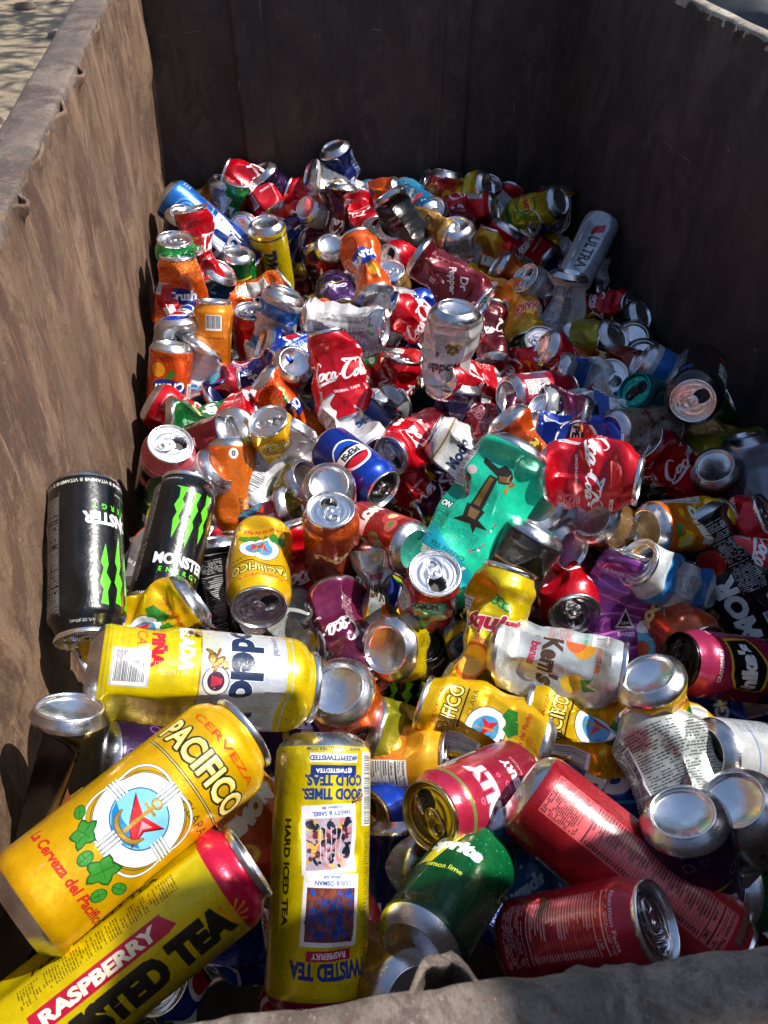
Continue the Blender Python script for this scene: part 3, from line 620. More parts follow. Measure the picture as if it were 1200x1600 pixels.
def ink_material(name, im=None, seed=0):
    m, t, b = node_mat(name); n = N(t)
    tx = n.new('TexImage'); tx.image = im; tx.interpolation = 'Linear'
    tc = n.new('TexCoord'); oi = n.new('ObjectInfo')
    sc = n.noise(tc.outputs['Object'], 55, 5, .65); gr = n.noise(tc.outputs['Object'], 260, 4, .7, (1, 1, .25))
    fine = n.noise(tc.outputs['Object'], 900, 2, .5)
    dirt = n.ramp(n.noise(tc.outputs['Object'], 30, 8, .75), [(.44, 1.0), (.68, .45)])
    col = n.mix(1.0, tx.outputs[0], n.ramp(sc, [(.3, .78), (.62, 1.0)]), 'MULTIPLY')
    spots = n.ramp(n.noise(tc.outputs['Object'], 260, 3, .6), [(.72, 0.), (.77, 1.)])
    col = n.mix(n.ramp(spots, [(0, 0.), (1, .35)]), col, (.16, .12, .09))
    scr = n.ramp(n.noise(tc.outputs['Object'], 120, 3, .9, (3, 1, .22), 1.5), [(.71, 0.), (.74, .55)])
    col = n.mix(scr, col, (.66, .66, .66)); n.link(col, b.inputs['Base Color'])
    inv = n.new('Math', operation='SUBTRACT'); inv.inputs[0].default_value = 1; n.link(tx.outputs[1], inv.inputs[1])
    n.link(inv.outputs[0], b.inputs['Metallic'])
    ro = n.new('MapRange'); n.link(sc, ro.inputs[0]); ro.inputs[1].default_value = .3; ro.inputs[2].default_value = .7; ro.inputs[3].default_value = .2; ro.inputs[4].default_value = .36
    n.link(ro.outputs[0], b.inputs['Roughness'])
    b.inputs['Coat Weight'].default_value = .35; b.inputs['Coat Roughness'].default_value = .12
    n.link(n.bump(gr, .2, .0005, n.bump(sc, .22, .003)), b.inputs['Normal'])
    return m
def alu(name, base, rough, spots=.5):
    m, t, b = node_mat(name); n = N(t); tc = n.new('TexCoord')
    s1 = n.noise(tc.outputs['Object'], 120, 6, .7); s2 = n.noise(tc.outputs['Object'], 500, 3, .6, (1, .12, 1)); s3 = n.noise(tc.outputs['Object'], 40, 4, .6)
    col = n.mix(n.ramp(s1, [(.40, 0.), (.72, spots)]), base, (base[0]*.45, base[1]*.40, base[2]*.36)); n.link(col, b.inputs['Base Color'])
    b.inputs['Metallic'].default_value = 1
    n.link(n.ramp(s1, [(.35, rough), (.75, rough+.12)]), b.inputs['Roughness'])
    n.link(n.bump(s2, .15, .0003, n.bump(s3, .3, .002)), b.inputs['Normal'])
    return m
M_SILVER = alu('bare_aluminium', (.88, .88, .89), .2, .22)
M_GOLD = alu('gold_lacquer', (.62, .50, .26), .18); M_BLACKT = alu('black_lacquer', (.03, .03, .035), .25); M_TEALT = alu('teal_lacquer', (.02, .32, .34), .25)
M_REDT = alu('red_lacquer', (.5, .03, .04), .25); M_GREENT = alu('green_lacquer', (.12, .45, .05), .3)
m, t, b = node_mat('dark_inside'); b.inputs['Base Color'].default_value = (.035, .032, .03, 1); b.inputs['Roughness'].default_value = .6; M_IN = m  # dark colour painted in for the shade inside an open can mouth
LIDM = {'S': M_SILVER, 'G': M_GOLD, 'K': M_BLACKT, 'Q': M_TEALT}
# ------------------------------------------------------------------ can shapes
def profile(R, H, nz):
    n = 33.1-28.8 if R < 30 else 0
    lo = [(0.6, 24.2-n*.3), (1.6, 25.2-n*.3), (4.0, 28.3-n*.8), (7.5, min(R-1.8, 31.2)), (11.0, R-.35), (13.5, R)]
    if R > 35: lo = [(0.6, 24.6), (1.6, 25.8), (4.5, 30), (9., R-2.2), (13, R-.4), (15.5, R)]
    hi = [(H-19, R), (H-16, R-.4), (H-12, R-2.2), (H-8.5, R-4.4), (H-5.5, 27.9), (H-3.5, 26.9), (H-1.5, 26.6), (H, 27.2)]
    if R < 30: hi = [(H-13, R), (H-10, R-.3), (H-6.5, R-1.2), (H-4, 27), (H-1.5, 26.6), (H, 27.2)]
    z0, z1 = lo[-1][0], hi[0][0]; mid = [(z0+(z1-z0)*(i+1)/(nz+1), R) for i in range(nz)]
    return np.array(lo+mid+hi), H
def parse(cr):
    return {a: float(v or 0) for a, v in re.findall(r'([a-zA-Z])(-?[\d.]*)', cr)}
def can_shape(ty, cr, thc, shown, seed, nz, nth):
    """vertices of one body (mm, z=0 in the middle) after crushing"""
    R, H = TYPES[ty]; pr, H = profile(R, H, nz); r = np.random.default_rng(seed); p = parse(cr)
    th = np.linspace(0, 2*np.pi, nth, endpoint=False)-np.pi
    z = np.repeat(pr[:, 0], nth)-H/2; rad = np.repeat(pr[:, 1], nth); T = np.tile(th, len(pr))
    P = np.stack([rad*np.cos(T), rad*np.sin(T), z], 1); uv = np.stack([(T+np.pi)/(2*np.pi), (z+H/2)/H], 1)
    hz = H/2; far = -1 if shown == 'T' else 1; cone = 'c' in p
    e0 = smooth(7, 24, z+hz); e1 = smooth(5, 26, hz-z)
    if cone:
        if far < 0: e0 = np.ones_like(e0)
        else: e1 = np.ones_like(e1)
    E = e0*e1
    def lat(ang): return np.array([math.cos(ang), math.sin(ang), 0.])
    # gentle lumps everywhere
    am = .35+.5*min(1, p.get('d', 0)/4)
    for _ in range(5):
        k, l, q = r.integers(1, 4), r.uniform(.02, .06), r.uniform(0, 6.3)
        dr = am*.45*np.sin(k*T+q)*np.sin(l*z+q*2)*E; P[:, 0] += dr*np.cos(T); P[:, 1] += dr*np.sin(T)
    def squash(P, n, amt, w):            # keep the girth, lose the thickness
        t = np.cross([0, 0, 1], n); a = P@n; b_ = P@t
        f = 1-amt*w; g = 1+(.52*amt)*w
        return P+np.outer(a*(f-1), n)+np.outer(b_*(g-1), t)
    zc = p.get('z', r.uniform(-.25, .25))*hz
    # creased dents: reflect whatever lies beyond a plane
    def dents(P, cnt, lo, hi, k0, k1, zspan=.72):
        for _ in range(int(cnt)):
            al = thc+r.normal(0, 1.0); zi = r.uniform(-zspan, zspan)*hz*.8; d = R*r.uniform(lo, hi); be = r.normal(0, .10); cc_ = r.uniform(.06, .26)
            m = np.array([math.cos(al)*math.cos(be), math.sin(al)*math.cos(be), math.sin(be)])
            s = P@m-(d*math.cos(al)*m[0]+d*math.sin(al)*m[1]+zi*m[2])-cc_*np.abs(P[:, 2]-zi)-(cc_*.3*np.abs(P@np.array([-math.sin(al), math.cos(al), 0]))); k = r.uniform(k0, k1)
            P = P-np.outer(np.maximum(s, 0)*k*E, m)
        return P
    if 'y' in p:                         # diamond folds of an axially crushed can
        a = p['y']; kf = r.integers(3, 5); zl = r.uniform(13, 19); ph = r.uniform(0, 6)
        tri = lambda x: np.abs((x/np.pi) % 2-1)*2-1
        dr = -a*(.5+.5*tri(kf*T+ph+np.pi*np.floor(z/zl)))*(.6+.4*tri(z/zl*np.pi))*E*np.exp(-((z-zc)/(hz*.7))**2)
        P[:, 0] += dr*np.cos(T); P[:, 1] += dr*np.sin(T)
    if 's' in p: P = dents(P, p['s'], .90, .97, 1.0, 1.5, .95)
    if 'd' in p: P = dents(P, p['d'], .70, .90, 1.0, 1.7)
    if 'e' in p: P = dents(P, p['e'], .42, .75, 1.0, 1.6)
    if ('p' in p or 'P' in p or 'f' in p or cone or 'e' in p): P = dents(P, 3+r.integers(0, 3), .6, .86, 1., 1.6)
    wz = np.exp(-(np.abs(z-zc)/(hz*p.get('w', .42)))**2)*E
    if 'p' in p: P = squash(P, lat(thc+r.normal(0, .2)), p['p'], wz)
    if 'P' in p: P = squash(P, lat(thc+math.pi/2+r.normal(0, .2)), p['P'], wz)
    if 'f' in p: P = squash(P, lat(thc+r.normal(0, .1)), p['f'], smooth(0, 34, z+hz)*smooth(0, 34, hz-z))
    if 'F' in p: P = squash(P, lat(thc+math.pi/2), p['F'], smooth(0, 34, z+hz)*smooth(0, 34, hz-z))
    if cone:
        u = np.clip((z*far+hz)/(2*hz), 0, 1); wc = smooth(.25, 1.0, u)
        P = squash(P, lat(thc+(0 if r.random() < .5 else 1.2)+r.normal(0, .3)), .9*p['c'], wc)
        P[:, :2] *= (1-.3*p['c']*smooth(.5, 1, u))[:, None]
    # crease ripples inside squashed zones
    if any(k in p for k in 'pPcefxy'):
        for _ in range(7):
            al = r.uniform(0, 2*np.pi); q = r.uniform(0, 6.3); fr = r.uniform(.10, .24); sl_ = np.sin(al)*z*fr+np.cos(al)*R*np.sin(T+q)*fr
            dr = (np.abs((sl_/np.pi) % 2-1)*2-1)*r.uniform(.5, 1.25)*E; P[:, 0] += dr*np.cos(T); P[:, 1] += dr*np.sin(T)
    if 'x' in p:
        u = np.cumsum(np.concatenate([[0], np.full(199, 1.)])); zz = np.linspace(-hz, hz, 200); den = 1-p['x']*1.7*np.exp(-((zz-zc)/(hz*.55))**2)
        den = np.maximum(den, .08); cz = np.cumsum(den); cz = (cz-cz.mean())*(zz[1]-zz[0]); P[:, 2] += np.interp(z, zz, cz)-z
    zc2 = P[:, 2]
    def bend(P, deg, axis, z0, half):
        a = math.radians(deg)*smooth(z0-half, z0+half, P[:, 2]); a2 = a-math.radians(deg)/2
        c_, s_ = np.cos(a2), np.sin(a2); q = P-np.array([0, 0, z0]); ax = axis
        return q*c_[:, None]+np.cross(ax, q)*s_[:, None]+np.outer(q@ax*(1-c_), ax)+np.array([0, 0, z0])
    if 'b' in p: P = bend(P, p['b'], lat(thc), zc*.8, hz*.38)
    if 'B' in p: P = bend(P, p['B'], lat(thc+math.pi/2), zc*.8, hz*.38)
    if any(k in p for k in 'pPycex') and not ('b' in p or 'B' in p): P = bend(P, r.normal(0, 9), lat(r.uniform(0, 6.3)), zc, hz*.4)
    if 'q' in p:                         # twist
        a = math.radians(p['q'])*smooth(-hz*.5, hz*.5, z); c_, s_ = np.cos(a), np.sin(a); P = np.stack([P[:, 0]*c_-P[:, 1]*s_, P[:, 0]*s_+P[:, 1]*c_, P[:, 2]], 1)
    nr = len(pr); C = P.reshape(nr, nth, 3)
    return P, uv, nr, C
def end_frame(ring):
    c = ring.mean(0); a = ring-c; b_ = np.roll(ring, -1, 0)-c; n = np.cross(a, b_).sum(0); n /= np.linalg.norm(n)
    x = ring[len(ring)//2]-c; x -= n*(x@n); sx = np.linalg.norm(x); x /= sx+1e-9; y = np.cross(n, x)
    return c, x, y, n
_md = {}
def lathe(name, prof, nth, mat, extra=None):
    th = np.linspace(0, 2*np.pi, nth, endpoint=False); pr = np.array(prof); z = np.repeat(pr[:, 1], nth); r = np.repeat(pr[:, 0], nth); T = np.tile(th, len(pr))
    P = np.stack([r*np.cos(T), r*np.sin(T), z], 1)
    return P, quad_grid(len(pr), nth, True)
def lid_mesh(mat, opened=True):
    k = ('lid', mat, opened)
    if k in _md: return _md[k]
    rs = [(27.3, -2.6), (28.0, -.8), (28.1, .8), (27.5, 1.9), (26.6, 2.0), (26.0, 1.2), (25.2, -2.5), (24.4, -4.6), (23.7, -4.9), (23.0, -4.2), (22.6, -2.6), (22.2, -2.3)]
    rs += [(r, -2.4+.15*math.sin(r*.9)) for r in np.linspace(21.2, .3, 24)]
    nth = 80; P, Q = lathe('', rs, nth, mat)
    if opened:
        x, y = P[:, 0], P[:, 1]; d = (np.abs(x)/8.6)**2.3+(np.abs(y-11)/9.2)**2.3; inr = np.hypot(x, y) < 21.8
        P[:, 2] -= np.where(inr, 9*smooth(1.12, .86, d), 0); P[:, 2] += np.where(inr, .55*np.exp(-((d-1.35)/.22)**2), 0)
    # finger well under the tab
    x, y = P[:, 0], P[:, 1]; d2 = (x/9)**2+((y+9)/11)**2; P[:, 2] -= .9*smooth(1.1, .7, d2)
    cen = P[Q].mean(1); dd = (np.abs(cen[:, 0])/8.6)**2.3+(np.abs(cen[:, 1]-11)/9.2)**2.3
    mi = ((dd < .97) & (np.hypot(cen[:, 0], cen[:, 1]) < 22) & opened).astype(int)
    me = mesh_np('lid_mesh', P/1000, Q, mats=[LIDM[mat], M_IN], mi=mi); _md[k] = me; return me
def tab_mesh(mat):
    k = ('tab', mat)
    if k in _md: return _md[k]
    n = 28; t = np.linspace(0, 2*np.pi, n, endpoint=False)
    def loop(cx, cy, rx, ry, e=2.6): return np.stack([cx+rx*np.sign(np.cos(t))*np.abs(np.cos(t))**(2/e), cy+ry*np.sign(np.sin(t))*np.abs(np.sin(t))**(2/e)], 1)
    out = loop(0, -5.5, 7.6, 11.8, 2.5); out[:, 0] *= 1-.012*(-(out[:, 1]+5.5)); inn = loop(0, -11, 4.2, 3.2, 2.4)
    rings = []
    for f, zz in ((1.0, -.3), (1.0, .7), (.93, 1.1), (.80, .75)): rings.append(np.column_stack([(out-[0, -5.5])*f+[0, -5.5], np.full(n, zz)]))
    V = np.vstack(rings); Q = quad_grid(4, n, True).tolist(); b0 = len(V)
    # plate from the edge bead to the finger hole
    mid = ((out-[0, -5.5])*.80+[0, -5.5]); V = np.vstack([V, np.column_stack([inn*1.25-np.array([0, -11])*.25, np.full(n, .75)]), np.column_stack([inn, np.full(n, 1.05)]), np.column_stack([inn, np.full(n, -.2)])])
    for a, b_ in ((3*n, b0), (b0, b0+n), (b0+n, b0+2*n)):
        for i in range(n): j = (i+1) % n; Q.append([a+i, a+j, b_+j, b_+i])
    rv = [(4.2, .8), (3.8, 1.3), (3.4, .9), (2.4, .9), (2.2, 1.7), (1.4, 2.0), (.1, 2.05)]; P2, Q2 = lathe('', rv, 20, 0); P2[:, 1] += .3
    Q += (Q2+len(V)).tolist(); V = np.vstack([V, P2]); V[:, 2] += -1.5
    me = mesh_np('tab_mesh', V/1000, Q, mats=[LIDM[mat]]); _md[k] = me; return me
def base_mesh():
    if 'base' in _md: return _md['base']
    rs = [(24.6, -.9), (23.9, .2), (23.2, .35), (22.5, -.2), (21.9, -2.2), (21.2, -4.2)]+[(r, -4.2-4.6*(1-(r/21.2)**2)) for r in np.linspace(20, .3, 16)]
    P, Q = lathe('', rs, 64, 0); me = mesh_np('base_mesh', P/1000, Q, mats=[M_SILVER]); _md['base'] = me; return me
# ------------------------------------------------------------------ heap height (z of can centres) and reading a spec
def heap_z(x, y):
    z = np.interp(y, [.1, .2, .3, .45, .7, 1.0, 1.6], [-.52, -.53, -.56, -.60, -.63, -.65, -.655])
    z -= .035*smooth(.25, .5, x)*smooth(.5, 1.2, y)
    return CAMZ+z
def heap_point(px, py, h):
    d = ray(px, py); z = CAMZ-.6
    for _ in range(12): p = np.array([0, 0, CAMZ])+d*((z-CAMZ)/d[2]); z = heap_z(p[0], p[1])+h
    return p
CANS = []; _mats = {}
def mat_for(des):
    if des not in _mats:
        ty, ppm, col, ink, f = DES[des]; R, H = TYPES[ty]; c = Canvas(2*math.pi*R, CANH.get(ty, H), ppm, col, ink); f(c)
        nm = dict(pepsi='blue_cola', modelo='white_beer', squirt='grapefruit', fantasia='orange_badge', lagerhero='yellow_beer_tall', poppi='orange_soda').get(des, des); _mats[des] = ink_material('printed_can_'+nm, c.image('print_'+nm))
    return _mats[des]
def plan_can(des, cx, cy, ang, tilt, end, phi, w, cr, label, fill=False, h=0., ty=None, rank=0):
    ty = ty or DES[des][0]; R, H = TYPES[ty]; shown = end[0]; p0 = heap_point(cx, cy, h); origin = np.array([0, 0, CAMZ])
    d = ray(cx, cy); dep = (p0-origin)[1]*FW[1]+(p0-origin)[2]*FW[2]
    if w > 0: dep = float(np.clip(2*R/1000*F/w, dep*.86, dep*1.14))
    dh = d/np.linalg.norm(d); to = -dh; rr = RT-dh*(RT@dh); rr /= np.linalg.norm(rr); uu = np.cross(to, rr)
    a = math.radians(ang); tl = math.radians(tilt); ax = math.cos(tl)*(math.cos(a)*rr+math.sin(a)*uu)+math.sin(tl)*to
    Z = ax if shown == 'T' else -ax
    c = to-Z*(to@Z)
    if np.linalg.norm(c) < .15: c = uu-Z*(uu@Z)
    c /= np.linalg.norm(c); s_ = np.cross(Z, c); ph = math.radians(phi); X = c*math.cos(ph)+s_*math.sin(ph); Y = np.cross(Z, X)
    seed = len(CANS)*17+3; near = not fill and dep < 1.15
    nz, nth = (52, 88) if near else ((44, 72) if not fill else (24, 40))
    P, uv, nr, C = can_shape(ty, cr, -ph, shown, seed, nz, nth)
    cents = C.mean(1); idx = np.linspace(4, nr-5, 6).astype(int); off = cents[idx].mean(0); P = P-off; C = C-off
    Rm = np.stack([X, Y, Z], 1)
    sph = []
    for i in idx:
        q = C[i]-C[i].mean(0); ev = np.sqrt(np.maximum(np.linalg.eigvalsh(q.T@q/len(q))[1:]*2, 0)); sph.append((C[i].mean(0)/1000, max(6, ev[0])/1000*.93))
    CANS.append(dict(des=des, ty=ty, d=d, dep=dep, dep0=dep, R=Rm, P=P, uv=uv, nr=nr, nth=nth, C=C, end=end, label=label, fill=fill, rank=rank, sph=sph, cr=cr, cx=cx, cy=cy, uu=uu, rr=rr, shown=shown, tilt=tilt))
def relax(iters=50):
    """slide cans along their own line of sight until none stands in another; the one whose visible
    middle would be hidden lies on top, the other one sinks below it"""
    n = len(CANS); O = np.array([0, 0, CAMZ])
    S = np.array([[c['R']@s[0] for s in c['sph']] for c in CANS]); Rr = np.array([[s[1] for s in c['sph']] for c in CANS])
    Dr = np.array([c['d'] for c in CANS]); dep = np.array([c['dep'] for c in CANS]); dep0 = dep.copy(); rank = np.array([c['rank'] for c in CANS])
    def proj(P): q = P-O; w = q@FW; return np.stack([600+F*(q@RT)/w, 800-F*(q@UP)/w], -1), w
    cent = O+Dr*dep[:, None]; A = S+cent[:, None]; pA, wA = proj(A); rA = F*(Rr*1.06)/wA
    tips = np.array([c['R']@((c['C'][-1] if c['shown'] == 'T' else c['C'][0]).mean(0)/1000) for c in CANS]); pT, _ = proj(cent+tips); pC = np.array([(c['cx'], c['cy']) for c in CANS])
    tilt = np.array([c['tilt'] for c in CANS]); wt = np.where(tilt > 18, .9, .25)
    prs = [(i, j) for i in range(n) for j in range(i+1, n) if np.linalg.norm(cent[i]-cent[j]) < .27]; I, J = np.array(prs).T
    def inside(K, i, j):                  # how deep key pixel of i lies inside the outline of j
        return (1-np.linalg.norm(K[i][:, None]-pA[j], axis=-1)/rA[j]).max(1)
    def cover(i, j): return np.maximum(np.maximum(inside(pC, i, j), 0), wt[i]*np.maximum(inside(pT, i, j), 0))
    cij, cji = cover(I, J), cover(J, I)
    score = (cij-cji)+.35*(rank[I]-rank[J])+.8*np.sign(rank[I]-rank[J])*((np.abs(rank[I]-rank[J]) >= 2) | (rank[I] == -3) | (rank[J] == -3))+2*(dep0[J]-dep0[I])*(np.abs(cij-cji) < .05)
    front = np.where(score > 0, I, J).copy(); back = np.where(score > 0, J, I).copy(); strong = (np.maximum(cij, cji) > .12) & (np.abs(score) > .1)
    lim = np.array([{2: .005, 1: .07, 0: .12, -1: .15, -2: .2, -3: .25}[r] for r in rank])
    VV = [(c['R']@(c['C'][3:-3:2, ::2].reshape(-1, 3).T/1000)).T for c in CANS]
    def visible():                        # share of each can's outline that nothing hides, from a coarse depth buffer
        buf = np.full((140, 110), 9.); own = np.full((140, 110), -1); foot = []
        for i in range(n):
            q = VV[i]+Dr[i]*dep[i]; w = q@FW; u = ((600+F*(q@RT)/w)/11).astype(int); v = ((800-F*(q@UP)/w)/11.5).astype(int); m = (u >= 0) & (u < 110) & (v >= 0) & (v < 140)
            k = v[m]*110+u[m]; ww = w[m]; o = np.argsort(-ww); b = np.full(140*110, 9.); b[k[o]] = ww[o]; c_ = np.unique(k); foot.append(c_)
            bf, of = buf.ravel(), own.ravel(); z = b[c_] < bf[c_]; bf[c_[z]] = b[c_[z]]; of[c_[z]] = i
        of = own.ravel(); return np.array([(of[f] == i).mean() if len(f) else 0 for i, f in enumerate(foot)])
    target = np.array([{2: .5, 1: .6, 0: .42, -1: .3, -2: .22, -3: 0}[r] for r in rank]); cov = np.maximum(cij, cji) > .02
    for it in range(iters):
        if it % 8 == 7 and it < iters-8:
            vis = visible(); low = vis < target
            sw = cov & (rank[front]-rank[back] < 2) & low[back] & (vis[front] > np.maximum(.55, target[front]+.1)) & (rank[back] > -3)
            front[sw], back[sw] = back[sw], front[sw].copy(); strong |= sw
            dep[low & (rank > -3) & (dep0 > .85)] -= .008
        cent = O+Dr*dep[:, None]; A = S+cent[:, None]
        dist = np.linalg.norm(A[I][:, :, None]-A[J][:, None], axis=-1); pen = (Rr[I][:, :, None]+Rr[J][:, None]-dist).max((1, 2))
        wrong = strong & (dep[back] < dep[front]); m = (pen > .006) | wrong; push = np.zeros(n)
        np.add.at(push, back[m], np.maximum(pen[m]*.4, wrong[m]*.004)); push = np.clip(push, 0, .010)
        pull = np.zeros(n); np.add.at(pull, front[wrong], .003); push -= np.clip(pull, 0, .005)
        dep = np.clip(dep+push, dep0-.05, dep0+lim)
    for _ in range(12):
        vis = visible(); low = (vis < target*.6) & (rank > -3) & (dep > dep0-np.where(dep0 > .95, .06, -1)); dep[low] -= .008
    for c, d_ in zip(CANS, dep): c['dep'] = float(d_)
def build_cans():
    O = np.array([0, 0, CAMZ])
    for c in CANS:
        s = min(1.08, max(.95, c['dep']/c['dep0'])); mat = mat_for(c['des']); cen = O+c['d']*c['dep']
        # keep every can inside the steel walls
        A = (c['R']@(c['P'].T/1000)).T*s+cen
        for (q, nrm) in WALLS:
            k = ((A-q)@nrm).min()
            if k < .004: cen = cen+nrm*(.004-k); A = A+nrm*(.004-k)
        root = add('drink_can', None, label=c['label'], category='can', group='drink cans heaped in the steel dumpster')
        Mx = Matrix([list(c['R'][i]*s)+[cen[i]] for i in range(3)]+[[0, 0, 0, 1]]); root.matrix_world = Mx; root.empty_display_size = .02
        me = mesh_np('can_body', c['P']/1000, quad_grid(c['nr'], c['nth'], True), mats=[mat])
        nth = c['nth']; Q = quad_grid(c['nr'], nth, True); U = c['uv'][Q].copy(); wrapf = (np.tile(np.arange(nth), c['nr']-1) == nth-1); U[wrapf, 1, 0] = 1; U[wrapf, 2, 0] = 1
        l = me.uv_layers.new(name='UVMap'); l.data.foreach_set('uv', U.astype(np.float32).ravel())
        me.set_sharp_from_angle(angle=math.radians(38)); add('can_body', me, root)
        pc = parse(c['cr']); farcone = 'c' in pc
        for e in ('T', 'B'):
            if farcone and e != c['shown']: continue
            ring = c['C'][-1] if e == 'T' else c['C'][0][::-1]
            q, x, y, n_ = end_frame(ring)
            if e == 'T':
                lm = 'S'; mt = re.match(r'T([GKQ])?(?:@(-?\d+))?', c['end']); lm = (mt.group(1) or 'S') if mt else 'S'
                if mt and mt.group(2) is not None: a = math.radians(float(mt.group(2)))
                else: a = ((c['cx']*7+c['cy']*13) % 360)/57.3
                v = c['R'].T@(math.cos(a)*c['rr']+math.sin(a)*c['uu']); v = v-n_*(v@n_)
                if np.linalg.norm(v) > .2: y = v/np.linalg.norm(v); x = np.cross(y, n_)
                o = add('can_lid', lid_mesh(lm), root); tb = add('pull_tab', tab_mesh(lm if lm != 'Q' else 'K'), o)
                if c['tilt'] < 80: tb.rotation_euler = (math.radians((c['cx'] % 5)*1.5), 0, math.radians(((c['cx']+c['cy']) % 9-4)*3))
            else: o = add('can_base', base_mesh(), root)
            o.matrix_local = Matrix([[x[i], y[i], n_[i], q[i]/1000] for i in range(3)]+[[0, 0, 0, 1]])
        c['root'] = root
# ------------------------------------------------------------------ steel dumpster
ZR = 1.2                                # height of the top edge
def Lx(y): return -.324-.125*(y-.687)   # left wall inside face
def Rx(y): return .366-.23*(y-1.72)
BL = (Lx(1.60)+.012, 1.60); BR = (.366, 1.72); FL = (Lx(.045), .045); FR = (Rx(.155), .155)
def wall_n(a, b):
    t = np.array([b[0]-a[0], b[1]-a[1], 0.]); t /= np.linalg.norm(t); return np.array([-t[1], t[0], 0.])
WALLS = [(np.array([*FL, 0]), wall_n(BL, FL)), (np.array([*BR, 0]), wall_n(BR, BL)*1.), (np.array([*FR, 0]), wall_n(FR, BR)), (np.array([*FL, 0]), wall_n(FL, FR))]
_c = np.array([0.05, .8, 0]); WALLS = [(q, n if (_c-q)@n > 0 else -n) for q, n in WALLS]; WALLS[0] = (WALLS[0][0]-WALLS[0][1]*.018, WALLS[0][1])
def steel(name, base, light, dark, streak, rustc=(.17, .065, .03), k=1.):
    m, t, b = node_mat(name); n = N(t); g = n.new('NewGeometry').outputs['Position']
    mp = n.new('Mapping'); mp.inputs['Scale'].default_value = (k, k, k); n.link(g, mp.inputs[0]); g = mp.outputs[0]
    a = n.noise(g, 22, 9, .7, (1, 1, .28), .3); bb = n.noise(g, 90, 7, .75, (1, 1, .07)); c = n.noise(g, 6, 7, .7); d = n.noise(g, 320, 5, .7)
    e = n.noise(g, 13, 10, .75, (1, 1, .6), .6); f = n.noise(g, 55, 8, .78, (1, 1, .5))
    col = n.mix(n.ramp(a, [(.40, 0.), (.60, 1.)]), base, light)
    col = n.mix(n.ramp(e, [(.47, 0.), (.56, .85)]), col, dark)
    col = n.mix(n.ramp(bb, [(.56, 0.), (.66, streak)]), col, tuple(min(1, x*1.45) for x in light))
    col = n.mix(n.ramp(c, [(.38, 0.), (.66, .7)]), col, tuple(x*.7 for x in base))
    col = n.mix(n.ramp(f, [(.56, 0.), (.64, .75)]), col, rustc)
    col = n.mix(n.ramp(d, [(.3, .4), (.7, 0.)]), col, (.045, .03, .025))
    scr = n.ramp(n.noise(g, 35, 4, .9, (1, 1, .04), 2.5), [(.70, 0.), (.715, 1.)]); scr2 = n.ramp(n.noise(g, 28, 3, .85, (.12, .12, 1), 1.5), [(.715, 0.), (.73, 1.)])
    pits = n.ramp(n.noise(g, 150, 6, .75), [(.62, 0.), (.69, .8)])
    n.link(n.mix(scr2, n.mix(scr, n.mix(pits, col, tuple(min(1, x*1.6) for x in light)), tuple(min(1, x*1.9) for x in light)), tuple(min(1, x*1.7) for x in light)), b.inputs['Base Color'])
    n.link(n.ramp(a, [(.3, .5), (.7, .8)]), b.inputs['Roughness']); b.inputs['Specular IOR Level'].default_value = .28
    n.link(n.bump(d, .6, .0012, n.bump(f, .6, .003, n.bump(e, .6, .006))), b.inputs['Normal']); return m
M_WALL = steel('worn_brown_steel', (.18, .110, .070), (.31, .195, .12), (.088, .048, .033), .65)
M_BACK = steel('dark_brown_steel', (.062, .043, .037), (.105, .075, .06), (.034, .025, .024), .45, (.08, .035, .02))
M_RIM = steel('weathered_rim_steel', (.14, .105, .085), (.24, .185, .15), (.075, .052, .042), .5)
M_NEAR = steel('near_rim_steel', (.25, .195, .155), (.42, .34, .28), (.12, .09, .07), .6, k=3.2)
M_RIMP = steel('pale_scuffed_steel', (.40, .34, .28), (.52, .46, .38), (.22, .17, .13), .5)  # paler base colour for the right rim
def bumpf(s, spots):
    """how far the torn sheet stands off the rim at distance s along it"""
    v = np.zeros_like(s)
    for (c, w, a, sk) in spots:
        t = np.clip((s-c)/w, -1.5, 1.5); v = np.maximum(v, a*(np.clip(1-t*t*(1+.3*t), 0, 1)**.9 if sk == 9 else np.clip(1-np.abs(t+sk*t*t), 0, 1)**.8))
    return v
def lump(x, y, k=1.): return k*(np.sin(x*31+y*7)+.6*np.sin(x*73+1.3+y*19)+.4*np.sin(x*151+y*41+2))
def wall_panel(name, a, b, inward, spots, mat, zbot=.14, zt=ZR, n=260, off=.0, ribs=None, label=None, wav=.0018, dec=.02):
    a = np.array(a); b = np.array(b); L = np.linalg.norm(b-a); s = np.linspace(0, L, n); t = (b-a)/L; inn = np.array(inward[:2])
    zs = np.concatenate([[zt-.0005, zt-.004, zt-.010, zt-.018, zt-.028, zt-.045, zt-.07, zt-.10], np.linspace(zt-.14, zbot, 26)])
    bs = bumpf(s, spots); V = []
    for i, z in enumerate(zs):
        f = math.exp(-((zt-z)/dec)**2)
        d = off+bs*f+wav*lump(s, z*2.2)+ (0 if ribs is None else ribs(s, z))
        top = (.0012*lump(s*1.7, 0)-bs*.35) if i < 3 else 0
        V.append(np.column_stack([a[0]+t[0]*s+inn[0]*d, a[1]+t[1]*s+inn[1]*d, np.full(n, z)+top]))
    th = .0035; m_ = len(zs)
    for i in range(m_): q = V[i].copy(); q[:, :2] -= inn*th; V.append(q)
    V = np.vstack(V); Q = quad_grid(m_, n, False); Q2 = (Q+m_*n)[:, ::-1]
    top = np.array([[i, i+m_*n, i+1+m_*n, i+1] for i in range(n-1)])
    return V, np.vstack([Q, Q2, top])
